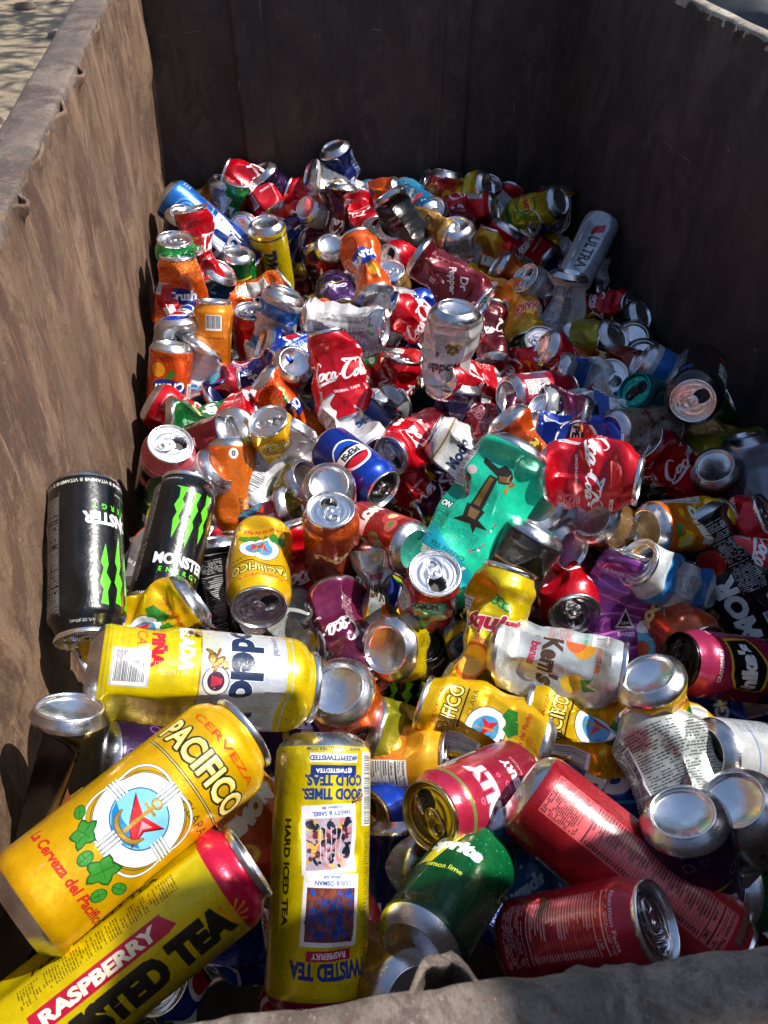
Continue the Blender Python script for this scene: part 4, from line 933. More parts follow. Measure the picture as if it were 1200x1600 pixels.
def rim_bar(a, b, outward, w, drop, n=240, seed=0, h=0., lipn=.0012):
    """inverted channel along the top edge: inner edge at the sheet, rolled outer edge, outer skirt"""
    a = np.array(a); b = np.array(b); L = np.linalg.norm(b-a); s = np.linspace(0, L, n); t = (b-a)/L; o = np.array(outward[:2])
    prof = [(-.001, -.012), (-.001, -.002), (.0, .0005), (.003, .0015), (w*.3, .0022), (w*.6, .0018), (w*.85, .001), (w*.95, -.001), (w, -.006), (w+.0005, -.012), (w, -.03), (w, -drop), (w-.004, -drop), (w-.004, -.012), (w-.01, -.006), (.006, -.006)]
    V = []
    for k, (d, z) in enumerate(prof):
        dd = d+lipn*.6*lump(s*.6+seed, k*.05)+(lipn*1.1*lump(s*2.3, k+seed) if k < 3 else 0); zz = ZR+h+z+lipn*.7*lump(s*.5+seed*2, d*8)
        V.append(np.column_stack([a[0]+t[0]*s+o[0]*dd, a[1]+t[1]*s+o[1]*dd, zz]))
    return np.vstack(V), quad_grid(len(prof), n, False)
root = add('dumpster', None, label='rusty brown steel dumpster holding the whole heap of cans', category='dumpster'); root.location = (.05, .9, 0)
def dpart(name, V, Q, mat, label=None, sm=True, par=None):
    V = np.asarray(V)-np.array(root.location); o = add(name, mesh_np(name, V, Q, mats=[mat], smoothf=sm), par or root)
    if label: o['label'] = label
    return o
def s_at(px, py, a, b):                 # distance along wall a-b of the rim point seen at a pixel
    p = unproj_z(px, py, ZR)[:2]; t = (np.array(b)-np.array(a)); t /= np.linalg.norm(t); return float((p-np.array(a))@t)
inL, inB, inR, inF = [w[1] for w in WALLS]
def S(px, py): return s_at(px, py, FL, BL)
left_sp = [(S(20, 308), .018, .013, 4), (S(106, 110), .026, .015, -3), (S(80, 168), .034, .009, 0), (S(60, 203), .009, .006, 0), (S(47, 236), .034, .009, 0), (S(129, 40), .05, .006, 0), (S(-60, 420), .03, .01, 0), (.08, .02, .008, 0)]
BLE = (Lx(1.625), 1.625)
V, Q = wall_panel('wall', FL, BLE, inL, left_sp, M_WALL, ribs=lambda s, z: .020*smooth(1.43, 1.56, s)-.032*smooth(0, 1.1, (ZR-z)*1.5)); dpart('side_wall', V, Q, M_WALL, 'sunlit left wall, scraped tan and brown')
def ribsB(s, z): return sum(.011*(smooth(q-.012, q, s)-smooth(q+.05, q+.062, s)) for q in (.19, .57))+sum(.003*np.exp(-((s-q)/.003)**2) for q in (.19, .57))-.004*np.exp(-((s-.43)/.1)**2)
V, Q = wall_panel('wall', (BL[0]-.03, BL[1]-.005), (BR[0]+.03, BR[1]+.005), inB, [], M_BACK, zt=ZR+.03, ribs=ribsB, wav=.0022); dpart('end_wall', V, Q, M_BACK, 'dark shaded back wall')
BRE = (BR[0]-.23*.03, BR[1]+.03)
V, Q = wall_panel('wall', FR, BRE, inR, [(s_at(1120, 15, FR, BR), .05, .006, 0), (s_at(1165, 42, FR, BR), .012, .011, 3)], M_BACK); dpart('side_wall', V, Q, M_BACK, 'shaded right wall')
FLx, FRx = FL, FR
fsp = [(s_at(712, 1530, FL, FR), .0155, .0125, 2), (s_at(903, 1510, FL, FR), .009, .004, 0), (s_at(985, 1500, FL, FR), .008, .003, 1)]
V, Q = wall_panel('wall', FL, FR, inF, fsp, M_NEAR, n=420, wav=.0006, dec=.05); dpart('end_wall', V, Q, M_NEAR, 'near wall with its sheet torn and arched off the rim')
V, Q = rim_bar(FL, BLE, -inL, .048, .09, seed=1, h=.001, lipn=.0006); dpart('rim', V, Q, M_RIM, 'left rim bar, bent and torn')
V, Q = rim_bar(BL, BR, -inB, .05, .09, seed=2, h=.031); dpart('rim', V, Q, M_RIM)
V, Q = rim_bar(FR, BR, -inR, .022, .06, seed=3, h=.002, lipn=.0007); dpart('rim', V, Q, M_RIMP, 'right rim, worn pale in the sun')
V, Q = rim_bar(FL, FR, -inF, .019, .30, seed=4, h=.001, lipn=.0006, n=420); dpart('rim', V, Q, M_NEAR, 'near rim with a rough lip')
# torn curls of rim metal on the right rim, near and far
V = [[BL[0]-.3, BL[1]+.3, .14], [BR[0]+.4, BR[1]+.3, .14], [FR[0]+.2, FR[1]-.2, .14], [FL[0]-.2, FL[1]-.1, .14]]
dpart('floor_plate', [[*BL, .15], [*BR, .15], [*FR, .15], [*FL, .15]], [(0, 3, 2, 1)], M_BACK)
# outer skins
for a, b, o, w in ((FL, BLE, -inL, .044), (FR, BR, -inR, .02), (FL, FR, -inF, .016), (BL, BR, -inB, .045)):
    a3 = np.array([*a, 0])+o*w; b3 = np.array([*b, 0])+o*w; n_ = 30; s = np.linspace(0, 1, n_); zz = np.linspace(.1, ZR-.06, 12)
    V = np.vstack([np.column_stack([a3[0]+(b3[0]-a3[0])*s+o[0]*.001*lump(s, z), a3[1]+(b3[1]-a3[1])*s+o[1]*.001*lump(s, z), np.full(n_, z)]) for z in zz])
    dpart('outer_skin', V, quad_grid(12, n_, False), M_WALL)
# black plastic lids: one hangs folded back over the right side, an added unseen one stands upright to shade the near cans
m, t, b = node_mat('black_lid_plastic'); n = N(t); g = n.new('NewGeometry').outputs['Position']
nn = n.noise(g, 18, 6, .6); n.link(n.ramp(nn, [(.3, (.012, .012, .013)), (.7, (.035, .033, .032))]), b.inputs['Base Color']); b.inputs['Roughness'].default_value = .42
n.link(n.bump(nn, .4, .006), b.inputs['Normal']); M_LID = m
ys = np.linspace(.6, 1.9, 60); pr = [(.034, -.01), (.045, .006), (.07, .012), (.11, .004), (.16, -.03), (.20, -.09), (.23, -.2), (.24, -.5)]
V = np.vstack([np.column_stack([Rx(ys)+d+.004*np.sin(ys*22+k), ys, ZR+z+.004*np.sin(ys*35+k*2)]) for k, (d, z) in enumerate(pr)])
dpart('lid', V, quad_grid(len(pr), 60, False), M_LID, 'black plastic lid folded back over the right side')
A0, A1 = np.array([.694, .40]), np.array([.80, -.32]); tt = np.linspace(0, 1, 40); zz = np.linspace(1.205, 2.10, 24); V = []
for side in (0, 1):
    for z in zz:
        w = .010*side+.006*np.cos(tt*34)*smooth(1.25, 1.3, z)*smooth(2.08, 2.03, z)
        V.append(np.column_stack([A0[0]+(A1[0]-A0[0])*tt+w, A0[1]+(A1[1]-A0[1])*tt+w*.1, np.full(40, z)]))
V = np.vstack(V); Q = quad_grid(24, 40, False); m_ = 24*40
E4 = [(i, i+1, i+1+m_, i+m_) for i in list(range(39))+list(range(23*40, 24*40-1))]+[(r*40+e, (r+1)*40+e, (r+1)*40+e+m_, r*40+e+m_) for r in range(23) for e in (0, 39)]
dpart('lid', V, np.vstack([Q, (Q+m_)[:, ::-1], E4]), M_LID, 'black plastic lid standing open at the near right corner')
# ------------------------------------------------------------------ ground, tree
m, t, b = node_mat('dry_sand'); n = N(t); g = n.new('NewGeometry').outputs['Position']
a = n.noise(g, 1.6, 8, .65); c = n.noise(g, 30, 8, .7); e = n.noise(g, 160, 4, .7)
col = n.mix(n.ramp(a, [(.35, 0.), (.65, 1.)]), (.36, .265, .165), (.44, .335, .215)); col = n.mix(n.ramp(c, [(.3, .6), (.6, 0.)]), col, (.27, .20, .13)); col = n.mix(n.ramp(e, [(.62, 0.), (.7, .6)]), col, (.16, .12, .09))
n.link(col, b.inputs['Base Color']); b.inputs['Roughness'].default_value = .95; n.link(n.bump(e, .6, .01, n.bump(c, .8, .04)), b.inputs['Normal'])
gx = np.concatenate([[-200, -60, -20], np.linspace(-8, 8, 90), [20, 60, 200]]); gy = np.concatenate([[-200, -40], np.linspace(-4, 14, 100), [40, 200]])
X, Y = np.meshgrid(gx, gy); Z = .012*np.sin(X*3.1+Y)*np.sin(Y*2.3)+.006*np.sin(X*9+1)*np.sin(Y*8)+.004*rng.standard_normal(X.shape); Z[np.abs(X) > 9] = 0
add('ground', mesh_np('ground', np.column_stack([X.ravel(), Y.ravel(), Z.ravel()]), quad_grid(len(gy), len(gx), False), mats=[m]), kind='structure')
# scattered stones in view over the left rim
m2, t, b = node_mat('brown_stone'); b.inputs['Base Color'].default_value = (.15, .10, .075, 1); b.inputs['Roughness'].default_value = .9
for i, (px, py, r, lb) in enumerate(((38, 10, .05, 'small brown stone on the sand, nearest the top edge'), (88, 54, .045, 'small brown stone on the sand close beside the rim'), (90, 2, .035, 'tiny brown stone at the very top of the sand'), (4, 190, .03, 'brown stone at the left edge of the sand'))):
    p = unproj_z(px, py, 0.01); th = np.linspace(0, 2*np.pi, 14, endpoint=False); V = []
    for k, f in enumerate((1, .95, .75, .4, .05)): V.append(np.column_stack([p[0]+r*1.5*f*np.cos(th)*(1+.2*np.sin(3*th+i)), p[1]+r*f*np.sin(th)*(1+.15*np.cos(2*th+i)), np.full(14, r*.22*k+.01*np.sin(k+i))]))
    o = add('stone', mesh_np('stone', np.vstack(V)-p, quad_grid(5, 14, True), mats=[m2]), label=lb, category='stone', group='stones on the sand'); o.location = p
tr = add('tree', None, label='leafy tree standing beyond the dumpster, shading the sand', category='tree'); tr.location = (3.4, 8.2, 0)
ml, t, b = node_mat('leaf_green'); b.inputs['Base Color'].default_value = (.05, .085, .03, 1); b.inputs['Roughness'].default_value = .6
mb, t, b = node_mat('bark'); b.inputs['Base Color'].default_value = (.12, .09, .07, 1); b.inputs['Roughness'].default_value = .9
P, Q = lathe('', [(.26, 0), (.2, .6), (.17, 1.6), (.14, 2.8), (.1, 4), (.04, 5)], 14, 0); add('trunk', mesh_np('trunk', P, Q, mats=[mb]), tr)
V, Q = [], []
for cl in range(95):
    cx_, cy_, cz_ = rng.uniform(-3.4, 1.6), rng.normal(-1.6, 1.1), rng.uniform(2.6, 5.0)
    for _ in range(30):
        p = np.array([cx_, cy_, cz_])+rng.normal(0, .22, 3); d1 = rng.normal(size=3); d1 /= np.linalg.norm(d1); d2 = np.cross(d1, rng.normal(size=3)); d2 /= np.linalg.norm(d2)
        k = len(V); V += [p-d1*.14, p-d2*.03, p+d1*.14, p+d2*.03]; Q.append((k, k+1, k+2, k+3))
add('crown', mesh_np('crown', V, Q, mats=[ml], smoothf=False), tr)
# ------------------------------------------------------------------ the cans one can point at
# design|x,y (pixel the can's centre is seen at)|direction of the shown end|tilt towards the eye|end|turn|width|crushing|label
LIST = '''
bluebeer|315,362|-40|6|T|0|66|d2|large blue tall can lying diagonally by the left wall at the back
navy|249,375|82|38|B|60|54|d1r1|dark blue can standing against the left wall with its shiny base up
cola|313,388|100|5|T|15|0|P.55d4z-.1h.03|red cola can pinched at the waist, lying over the large blue tall can
lime|366,312|75|30|T|10|0|P.4d3|green lemon-lime can crushed at the back, with a white barcode
cola|394,272|140|-10|T|30|0|b35d4r1|red cola can bent over the top of the crushed green can
purplecola|404,318|-92|25|T|0|45|d3|dark purple cola can with its empty lid pointing down, behind the yellow tea can
gold|322,303|35|15|B|0|0|d3p.3|small gold and white can far back beside the large blue tall can
silvercola|347,302|80|20|B|40|0|P.5d3|white and black crushed can squeezed behind the blue tall can
grape|430,284|125|20|B|30|0|p.6d3|pale violet flattened can near the dark back wall
pepsi|440,338|195|40|T|90|44|p.3d2|blue and white can with its dark lid facing left, back left
navy|388,368|130|70|B|30|48|d1|silver can showing only its round shiny base, right of the large blue tall can
tea|426,408|98|32|B|5|58|d1|yellow tea can standing tall with bold dark lettering down its side
lime|251,430|85|28|T|0|0|P.5d4b12r1|green lime soda can crushed against the left wall
orange|276,462|80|15|T|180|0|p.6e3b20r1|orange soda can crumpled flat, next to the green can at the left wall
lime|372,440|90|28|B|180|56|d2r1|green can with a white barcode, upright behind the bent orange can
orange|402,466|15|5|T|20|58|b40p.55e2|orange and yellow soda can folded in the middle, lying sideways
orange|466,482|165|12|B|175|52|P.5d4|orange soda can pinched next to the silver nutrition label can
aqua|322,464|60|30|B|0|0|p.6e2|teal and blue crumpled can under the orange cans
bigred|249,500|-95|15|T|20|52|P.4e3r1|red cola can with white block letters, crushed upside down at the left wall
pepsi|292,512|212|48|TK|70|46|d1|blue cola can lying with its black open mouth facing left
mango|334,532|88|8|T|0|64|d1r1|bright orange can with barcode at the top, upright
bigred|398,536|96|36|T@150|0|54|c.8d2|red cola can with its lid on top, squashed to a wedge below
seltzer|428,512|70|20|B|90|0|p.6e3|black and white crushed can with a pale blue arrow
orange|241,598|85|12|B|180|56|d2r1|orange bubbly can with a white nutrition panel, leaning on the left wall
whitecan|240,530|-80|45|T|0|52|x.5e2r-1|bare silver can end crushed short above the orange bubbly can
silvercola|287,560|100|10|B|180|0|p.55e3r-1|dull silver flattened can between two orange cans
facts|270,592|60|15|B|180|0|f.6e3r-1|white crushed can with pale printing beside the left orange bubbly can
punch|318,612|12|12|T|90|56|P.62d3|fruit punch can in red and blue, pinched like an hourglass
cola|252,660|152|-8|B|255|70|c.7d3r1|red cola can folded to a cone, recycle message facing up, at the left wall
cherrycola|303,698|18|22|B|0|62|d2r1|dark cherry cola can lying under the red cone-shaped can
coral|240,736|78|58|T@20|0|80|r1|black can with a coral pink shoulder and its lid facing up
swirl|363,755|93|4|B|0|76|s2r1|orange can with brown wavy lines, standing upright in the left half
cola|385,650|222|62|B|90|58|p.4d2|red cola can showing its round silver base, left of the bent orange can
lager|443,704|120|42|T@0|0|68|c.5d3r1|small yellow beer can with its open lid facing up left
orange|452,632|-50|-8|T|180|60|b-28P.6d3r1|orange bubbly can bent in the middle with a long nutrition label
cola|447,590|60|62|B|0|46|d1|silver round base behind the bent orange can
lime|325,655|180|10|B|90|0|P.5d3|green and yellow crushed can under the fruit punch can
navy|385,598|30|10|T|0|0|p.6e3r-1|dark blue crumpled can behind the bent orange can
pepsi|465,556|160|20|B|0|0|p.5d3|deep blue and purple can left of the tall standing crushed red cola can
pepsi|484,552|200|30|T|90|0|d3p.3|blue can with red and white stripe beside the crushed red cola can
navy|531,262|105|25|B|0|0|c.8e2|small blue cone of a crushed can sticking up at the back wall
cola|466,290|20|20|B|90|0|p.6e4|red cola can crushed flat, behind on the left near the white can
whitecan|492,280|150|45|B|0|40|d2|silver can end tucked behind the white beer can
modelo|524,292|155|18|B|0|54|b-20P.4d2r1|white beer can with gold crest, curved, at the very back
cola|603,275|158|55|B|60|42|d1r1|red cola can with a big bright base facing left, by the back wall
aqua|572,280|-55|42|T|0|46|p.4d2r1|light blue crushed can with its lid pointing down, at the back
cherrycola|527,342|80|5|B|0|0|P.6e4d3|dark maroon pinched can with white script, far back
cola|497,308|-30|10|B|120|0|p.65e3b20|red folded cola can draped in front of the white beer can
navy|468,356|60|10|T|0|46|d2P.3|navy can with white lettering, upright slanted, back left
cherrycola|492,352|-88|48|B|0|42|d2P.3|maroon can with a shiny yellowish base facing down, back left
cola|569,338|-60|52|T@60|150|52|x.2e4r1|red cola can crumpled like a cap above its open lid, back centre
orange|580,314|15|10|B|0|0|p.65e3|orange and yellow squashed can, back centre
charcoal|626,342|120|10|B|180|60|e6x.2r1|charcoal black crumpled can with rough folds, back centre
gold|660,352|-20|25|T|0|0|p.5e4|olive and gold crushed can right of the charcoal crumpled one
rust|656,286|195|42|B|0|46|d2|brown can with its dark round end facing left, at the back
lime|652,262|90|40|B|0|0|d2|green can end peeking up by the back wall
cola|686,262|170|12|B|200|0|c.7d3|red can folded to a point at the top of the heap, by the back wall
cherrycola|722,257|65|28|T|0|34|x.3d3|small maroon can with a bright tilted lid, highest at the back
ginger|722,303|12|32|B|30|0|P.4d3|green and yellow can with its silver rim facing right, back
lemonade|687,320|75|10|B|180|0|p.7e3|yellow and orange triangular crushed can, back
whitecan|679,350|100|60|B|0|40|c.5d1|silver can with a small white base facing up, back centre right
aqua|652,322|-40|50|B|180|0|d3|pale blue and silver can end next to the charcoal crumpled one
cola|727,335|10|10|B|130|0|p.7e4|bright red cola can folded flat, catching the sun at the back
maroon|718,366|-85|52|T@160|0|45|x.2d4|maroon soda can with its open lid facing down, back right of centre
silvercola|607,386|75|52|B|0|46|d1|plain silver can with a domed base, left of the open red can
cola|640,400|188|50|T@60|30|52|d1r1|red cola can lying with its open lid facing left, in the centre back
bigred|517,412|84|55|B|20|44|c.8d1|silver base over a red tapering can, left of the orange and blue soda can
gold|500,396|120|55|B|0|40|d1|silver can base leaning behind another one, centre left back
fantasia|574,424|-72|35|B|0|66|P.35d4r1|orange soda can with white letters on a blue badge
gold|612,462|95|45|T|0|46|p.4d3|cream and gold patterned can under the orange and blue soda can
whitecan|680,390|60|40|B|30|42|d2|white can neck between two red cans, upper centre
silvercola|716,398|100|35|B|180|0|c.6d2|white crushed can tip left of the yellow and red can
maroon|702,436|145|-10|B|0|72|e4d4p.3r1|large maroon soda can crushed in folds, upper centre
maroon|728,478|-70|55|T@70|200|54|x.3d2|maroon can with its open lid facing down, under the large maroon folds
pepsi|640,478|175|25|B|200|50|y5d2|blue can with ribbed silver folds at its neck, centre
cola|654,505|150|20|T|20|46|c.5d3r1|narrow red cola can slanting between blue and white cans, centre
facts|538,506|-8|14|T|0|70|d3p.2r1|silver white can lying flat with a large nutrition panel
strawb|604,520|60|10|B|20|56|P.3d3|white fruit soda can with strawberries and leaves, centre
grape|527,464|-70|55|T|0|30|x.3d2|small silver lid left of the orange and blue soda can
cola|768,400|60|10|B|200|0|p.5d3|dull red can behind the yellow and red can in shade
cola|528,592|-75|3|B|10|78|f.5e3d3|big red cola can standing squashed flat with upside-down white script
modelo|703,545|84|28|B|5|82|f.25d4|white beer can standing on its head with its shiny base up
cola|735,598|172|42|T@30|10|60|c.5d2r1|red cola can lying with its open lid facing left, below the white beer can
guava|600,573|-5|12|T|20|70|p.3e3|red fruit tea can lying across, behind the crumpled red cola cans
cola|617,612|75|15|T|30|60|e4d3x.15|red cola can bent over with large white letters, centre
silvercola|592,643|200|40|B|0|46|x.4d2|silver oval can base standing on edge, above the large lit cola can
cola|648,690|212|50|T@-60|335|66|e3d3p.3r1|large red cola can with its open lid facing the viewer, centre
facts|553,672|-50|40|T|90|52|p.3d3|white can with dented silver lid, above the blue cola can
pepsi|553,728|-38|36|T@150|-20|70|d2r1|blue cola can with round badge lying towards the lower right
grape|707,665|80|10|B|0|0|p.4e3r-1|black and dark blue can in shadow, right of the large lit cola can
maroon|748,658|-48|34|B|100|54|c.6d2|dark red can with a bright silver base pointing down right, centre
modelo|735,712|150|8|T|0|62|p.4e3|white and gold beer can lying slanted above the teal tea can
cherrycola|768,530|-88|36|B|200|50|P.2d2|red and purple can standing on its shiny base, centre right
mangopear|818,492|-82|42|T@10|0|64|P.2d1r1|bright yellow and orange can with its open lid facing down
lime|833,560|60|50|T@0|0|46|x.3e2|crushed silver lid with opening, right of the purple standing can
cola|800,585|20|15|T|30|0|p.7e3|small red scrap of a crushed can behind the fruit punch can
cola|893,565|150|30|B|100|52|P.62b-12d3r1|red cola can twisted thin with a silver end facing left
rust|950,572|-10|25|B|0|56|p.4e3|dark red crumpled can with a black rim, in the right shade
punch|838,615|186|42|B|60|68|d2r1|red and blue fruit punch can lying with its large base facing left
purplecola|858,652|-5|5|B|0|0|p.6e4|violet cherry cola can squashed flat below the fruit punch can
silverblue|912,648|170|20|T|0|0|p.5e5r-1|silver can with blue number, crushed wide, right of centre
silverblue|925,606|155|10|B|40|0|p.65e3|white, red and gold squashed can above the silver crumpled one
poppi|828,700|128|8|B|0|52|P.35d3|small orange can with yellow lettering, above the wide cola can
pepsi|893,686|175|5|B|180|0|p.6e4|blue folded metal of a crushed can above the wide cola can
cherrycola|852,680|80|60|T|0|44|d1|silver lid half hidden behind the small orange can
cocoa|998,672|186|48|B|0|68|d2r1|brown and cream can with a very shiny base facing left
cola|920,740|-4|8|T|-10|94|f.5d2x.16r1|wide flattened red cola can lying sideways with a recycle message
teal|746,815|240|2|T|12|108|f.42|very large teal green tea can dented flat, lying diagonally in the centre
cola|1052,735|136|36|T@100|230|80|p.35e4r1|red cola can crushed boxy with an open end facing up left, at right
pepsi|1033,541|70|66|B|0|58|n|silver base facing up, the farther of two in the right shade
ginger|1004,575|80|70|B|0|52|n|silver base facing up, the nearer of two in the right shade
silvercola|960,616|110|64|T@-40|0|56|n|silver open lid facing up in the right shade, left of the teal one
tealcan|1028,632|150|50|TQ@20|0|54|d1r1|teal can with a teal open lid in the right shade
blackmod|1090,598|-100|76|T@30|90|84|n|big dark can with a large open lid facing up, by the right wall
seltzer|1190,572|150|18|B|20|66|n|white and blue can leaning on the right wall
greentall|1158,652|205|5|B|0|76|d1|large dark green can lying against the right wall
gold|1098,690|160|8|B|0|66|p.4d3|gold and grey blue can in shade under the large green can
olive|1182,702|188|30|T|0|62|d1|olive yellow can with a dark lid facing left, at the right edge
pearl|1180,772|100|14|B|0|84|d2|pale lilac tall can with small grey print, at the right edge
maroon|1130,764|110|58|B|0|50|n|silver base in shade left of the pale lilac tall can
slimblack|998,507|22|28|B|30|44|P.4d2r1|slim black can with gold letters and a domed silver end, in the right shade
ultra|976,388|-112|36|T@-40|0|56|d1r1|white tall can with black lettering and red ribbon, by the right wall
whitecan|1004,432|80|10|B|0|0|p.7e4|torn white scrap of a crushed can beside the white tall can
cola|1008,474|5|32|T|0|48|d2|dull red can with a dark lid, under the white tall can
ginger|954,500|200|20|B|40|56|P.3e3|yellow and green crushed can in shade left of the slim black can
olive|905,528|-10|40|T|0|42|d2|olive can with a dark hollow end, in shade
seltzer|905,392|188|5|B|0|40|P.2d2|blue and white can with big numbers lying behind the white tall can
mangopear|914,338|85|5|B|40|54|p.4e4|yellow can with printed fruit, crushed, in the back shade
redfacts|955,330|80|5|T|180|44|p.5e3|red and white crushed can beside the yellow one at the back
navy|872,335|205|56|T@-70|0|40|d1|silver can with its open lid facing left, back right shade
pepsi|868,290|2|54|T@-60|0|36|n|blue can with a silver lid facing right, at the back right
blackgreen|812,288|-18|52|T|0|38|d1|black ribbed can with a silver lid, back right
whitecan|760,290|-60|20|B|0|42|c.7d1|whitish can tapering upwards, beside the back wall
cola|786,335|-105|45|T@160|220|52|e3d3|red cola can with a recycle message and an open lid below, back right
cola|832,390|-32|34|B|20|50|d3|dull red can lying with its dark base to the lower right, back right
ginger|836,330|20|35|B|30|0|d3p.3|small green and yellow can with a silver end, back right
lemonade|758,410|78|10|T|30|50|p.3e2|yellow and red can standing in shade, right of the white can tip
swirl|815,440|150|15|B|180|48|d2p.3|orange and white can lying in the shade above the bright yellow one
pepsi|905,437|120|15|B|0|50|p.4e4|red rimmed blue can crushed under the white tall can
silvercola|852,462|140|40|T|0|40|d2|grey can with a black open mouth in the back right shade
facts|877,486|80|10|B|0|0|p.5e3|pale grey can standing dented in the right shade
cherrycola|855,505|95|10|B|0|44|d3|maroon can in shade right of the bright yellow one
charcoal|940,470|20|15|B|0|0|d3|dark can in deep shade below the white tall can
citrus|768,462|-30|5|B|0|0|p.6e3|orange and yellow sliver of a can beside the large maroon folds
aqua|858,532|20|30|B|0|40|d3|small blue crumpled can under the bright yellow can
navy|925,548|30|40|B|0|42|d2|dark can ring in shade beside the red crumpled can
cola|516,783|95|70|B|0|66|n|silver can with its whole round base facing up, left of centre
rust|518,848|92|52|T@100|0|60|d2r1|copper brown bubbly can with its lid up, below the silver round base
melon|598,838|-22|46|B|20|74|d1r1|red melon drink can with a large silver base facing lower right
cola|478,898|110|10|T|20|60|p.4e4|small crumpled red cola can left of the white pinched can
nectar|588,930|90|5|B|180|66|P.68d2z-.1r1|white drink can pinched like an hourglass, with green print
purplecola|541,992|-68|30|T@60|210|76|e3d2r1|red to purple cola can with its open lid pointing down
ginger|646,1010|188|62|B|60|76|c.8d1r1|yellow and green can with a large base facing the viewer, tapering right
punch|672,925|75|62|T@-80|0|76|x.3e3d2|crushed red and teal can with its open lid facing up
lager|406,888|-94|50|T@30|180|98|d2b8|yellow beer can standing with its open lid facing down, left centre
punch|400,812|18|28|B|60|76|P.25d3r0|blue and red fruit punch can lying behind the standing yellow beer can
olive|447,775|40|50|B|0|62|e2d3r-1|yellow can with a tilted silver end, behind the fruit punch can
pepsi|540,915|160|10|B|0|0|p.5e4|blue and red crushed scrap behind the white pinched can
cola|650,775|130|12|B|150|64|c.75d3r-1|red cola can folded to a wedge, left of the teal can
nectar|482,1002|-55|32|T@-40|140|84|b-15d2p.2|silver tall can with red curls of print, lid facing the lower right
facts|430,720|60|5|B|60|0|p.6e3r-1|white scrap of a can behind the orange can with wavy lines
claw|133,870|-88|24|T@180|-50|114|s1r2|black energy can with green claw mark, standing upside down at the left wall
claw|270,858|-102|22|B|24|98|s1r2|black energy can with a full green claw mark, upright, the smaller of two
lemonlime|242,800|76|10|B|60|78|d2|green can with recycling mark behind the two black energy cans
silvercola|212,862|60|10|B|0|0|p.6e4r-1|crumpled silver foil-like can between the two black energy cans
pepsi|200,922|95|10|T|-20|64|p.3d3|blue, red and white can behind the black energy can at the left wall
blackgreen|348,938|98|8|B|30|76|d2p.2r-1|black can with white nutrition print and a green line, right of the black energy cans
whitecan|302,765|40|35|B|0|60|d2r-1|dull silver can shoulder left of the orange can with wavy lines
lemonlime|222,838|80|5|B|180|60|p.3d3|dark green can in the gap between the black energy cans
lager|226,985|35|5|B|0|104|e3p.4d2|crumpled yellow beer can under the two black energy cans
chelada|318,1060|176|7|B|-52|168|s4d1|very large yellow and silver beer can lying across, dented
lagerhero|217,1278|221|6|B|0|206|s2|largest bright yellow beer can with a life ring, nearest the viewer
blackgold|64,1262|92|30|B|8|122|s1r2|black can with a gold zigzag emblem, base up, at the left wall
grape|255,1192|178|25|B|0|104|s2|violet and silver can with a hollow end, behind the largest yellow can
claw|118,1095|60|-5|B|30|0|p.3d3|black and green crushed can in the gap at the left wall
tearasp|196,1496|39|12|T@-60|14|175|s2|long yellow tea can with a pink top, half shaded in front
teaphoto|500,1356|90|5|B|0|160|s2|tall yellow tea can with two printed photographs, standing in front
lemonade|404,1296|-48|20|B|0|84|d2|red and yellow can lying between the two big yellow cans in front
orange|547,1112|120|66|B|180|96|d1r1|orange-rimmed can with a dark shiny base facing up
grape|455,1148|-170|10|B|0|0|p.5e3|purple and orange scrap between the large silver and tall yellow cans
claw|640,1080|80|52|TK@-90|0|84|n|black energy can in deep shadow with its lid facing up
olive|650,1165|165|25|B|0|84|e2d3p.3|dark yellow crushed can with a thin silver end at its left
lager|762,1134|160|-3|T|0|112|f.25d3|yellow beer can squashed flat with its name reading upwards
squirt|752,1005|62|2|T|0|104|b16P.2d3r1|yellow grapefruit soda can folded over, right of centre
lemonade|600,1188|0|18|T|100|92|d2|pink red and orange can behind the blue can with a gold lid
pepsi|652,1262|196|44|TG@90|60|90|d1|blue can with a golden open lid facing left, behind the tall yellow can
silvercola|598,1330|-20|38|B|0|84|d1|grey can with a hollow end under the golden-lidded blue can
cherryred|746,1240|204|48|TG@115|-8|100|s1|bright cherry red can with a golden open lid facing the viewer
lemonlime|704,1402|232|42|B|150|118|s3|dark green lemon-lime can with its round base facing the near rim
navy|628,1395|92|10|B|0|76|d2|dark blue can standing in shadow between the tall yellow and green cans
gold|592,1530|-30|60|B|0|60|n|silver can ring in the shadow right of the tall yellow tea can
nectar|868,1036|170|-6|B|180|112|e2f.3d3|large crushed silver nectar can with green and red print
lager|930,1140|-12|-4|B|10|104|p.4e2|yellow beer can crushed into folds, left of the silver-based yellow one
lager|1048,1120|122|46|B|-20|94|b18P.2d2r1|yellow beer can with its big silver base facing up left
cranberry|1142,1042|172|42|TK@60|0|94|d1r1|cranberry red and black can with its open mouth facing left
blackmod|1156,915|118|4|B|0|92|p.2d2r1|large black can with white vertical letters and barcode, at the right edge
purple|965,948|80|12|T|-10|84|e3p.4r1|bright purple can with wavy rings, crushed, right of centre
cola|884,912|-82|54|T@-70|200|72|d2x.1r1|red cola can standing with its open lid facing down, left of the purple one
cherrycola|948,882|-60|10|B|0|0|p.5e4|red and green scrap of a can behind the bright purple one
seltzer|1052,915|148|46|T@40|90|64|c.6d3r1|grey black can with an open lid facing up left, right of the purple one
citrus|1065,822|188|46|B|0|86|d1r1|orange and yellow citrus can with a very shiny base facing left
gold|952,822|150|66|B|0|78|r1|gold netted can with its shiny round base facing up
silvercola|872,808|140|62|B|0|74|d1|silver base facing up right of the teal tea can, the farther of the pair
whitecan|842,838|-20|48|B|0|58|e1d2|crushed silver base right of the teal tea can, the nearer of the pair
cola|1175,868|160|8|B|20|80|d2|red cola can at the right edge behind the large black can
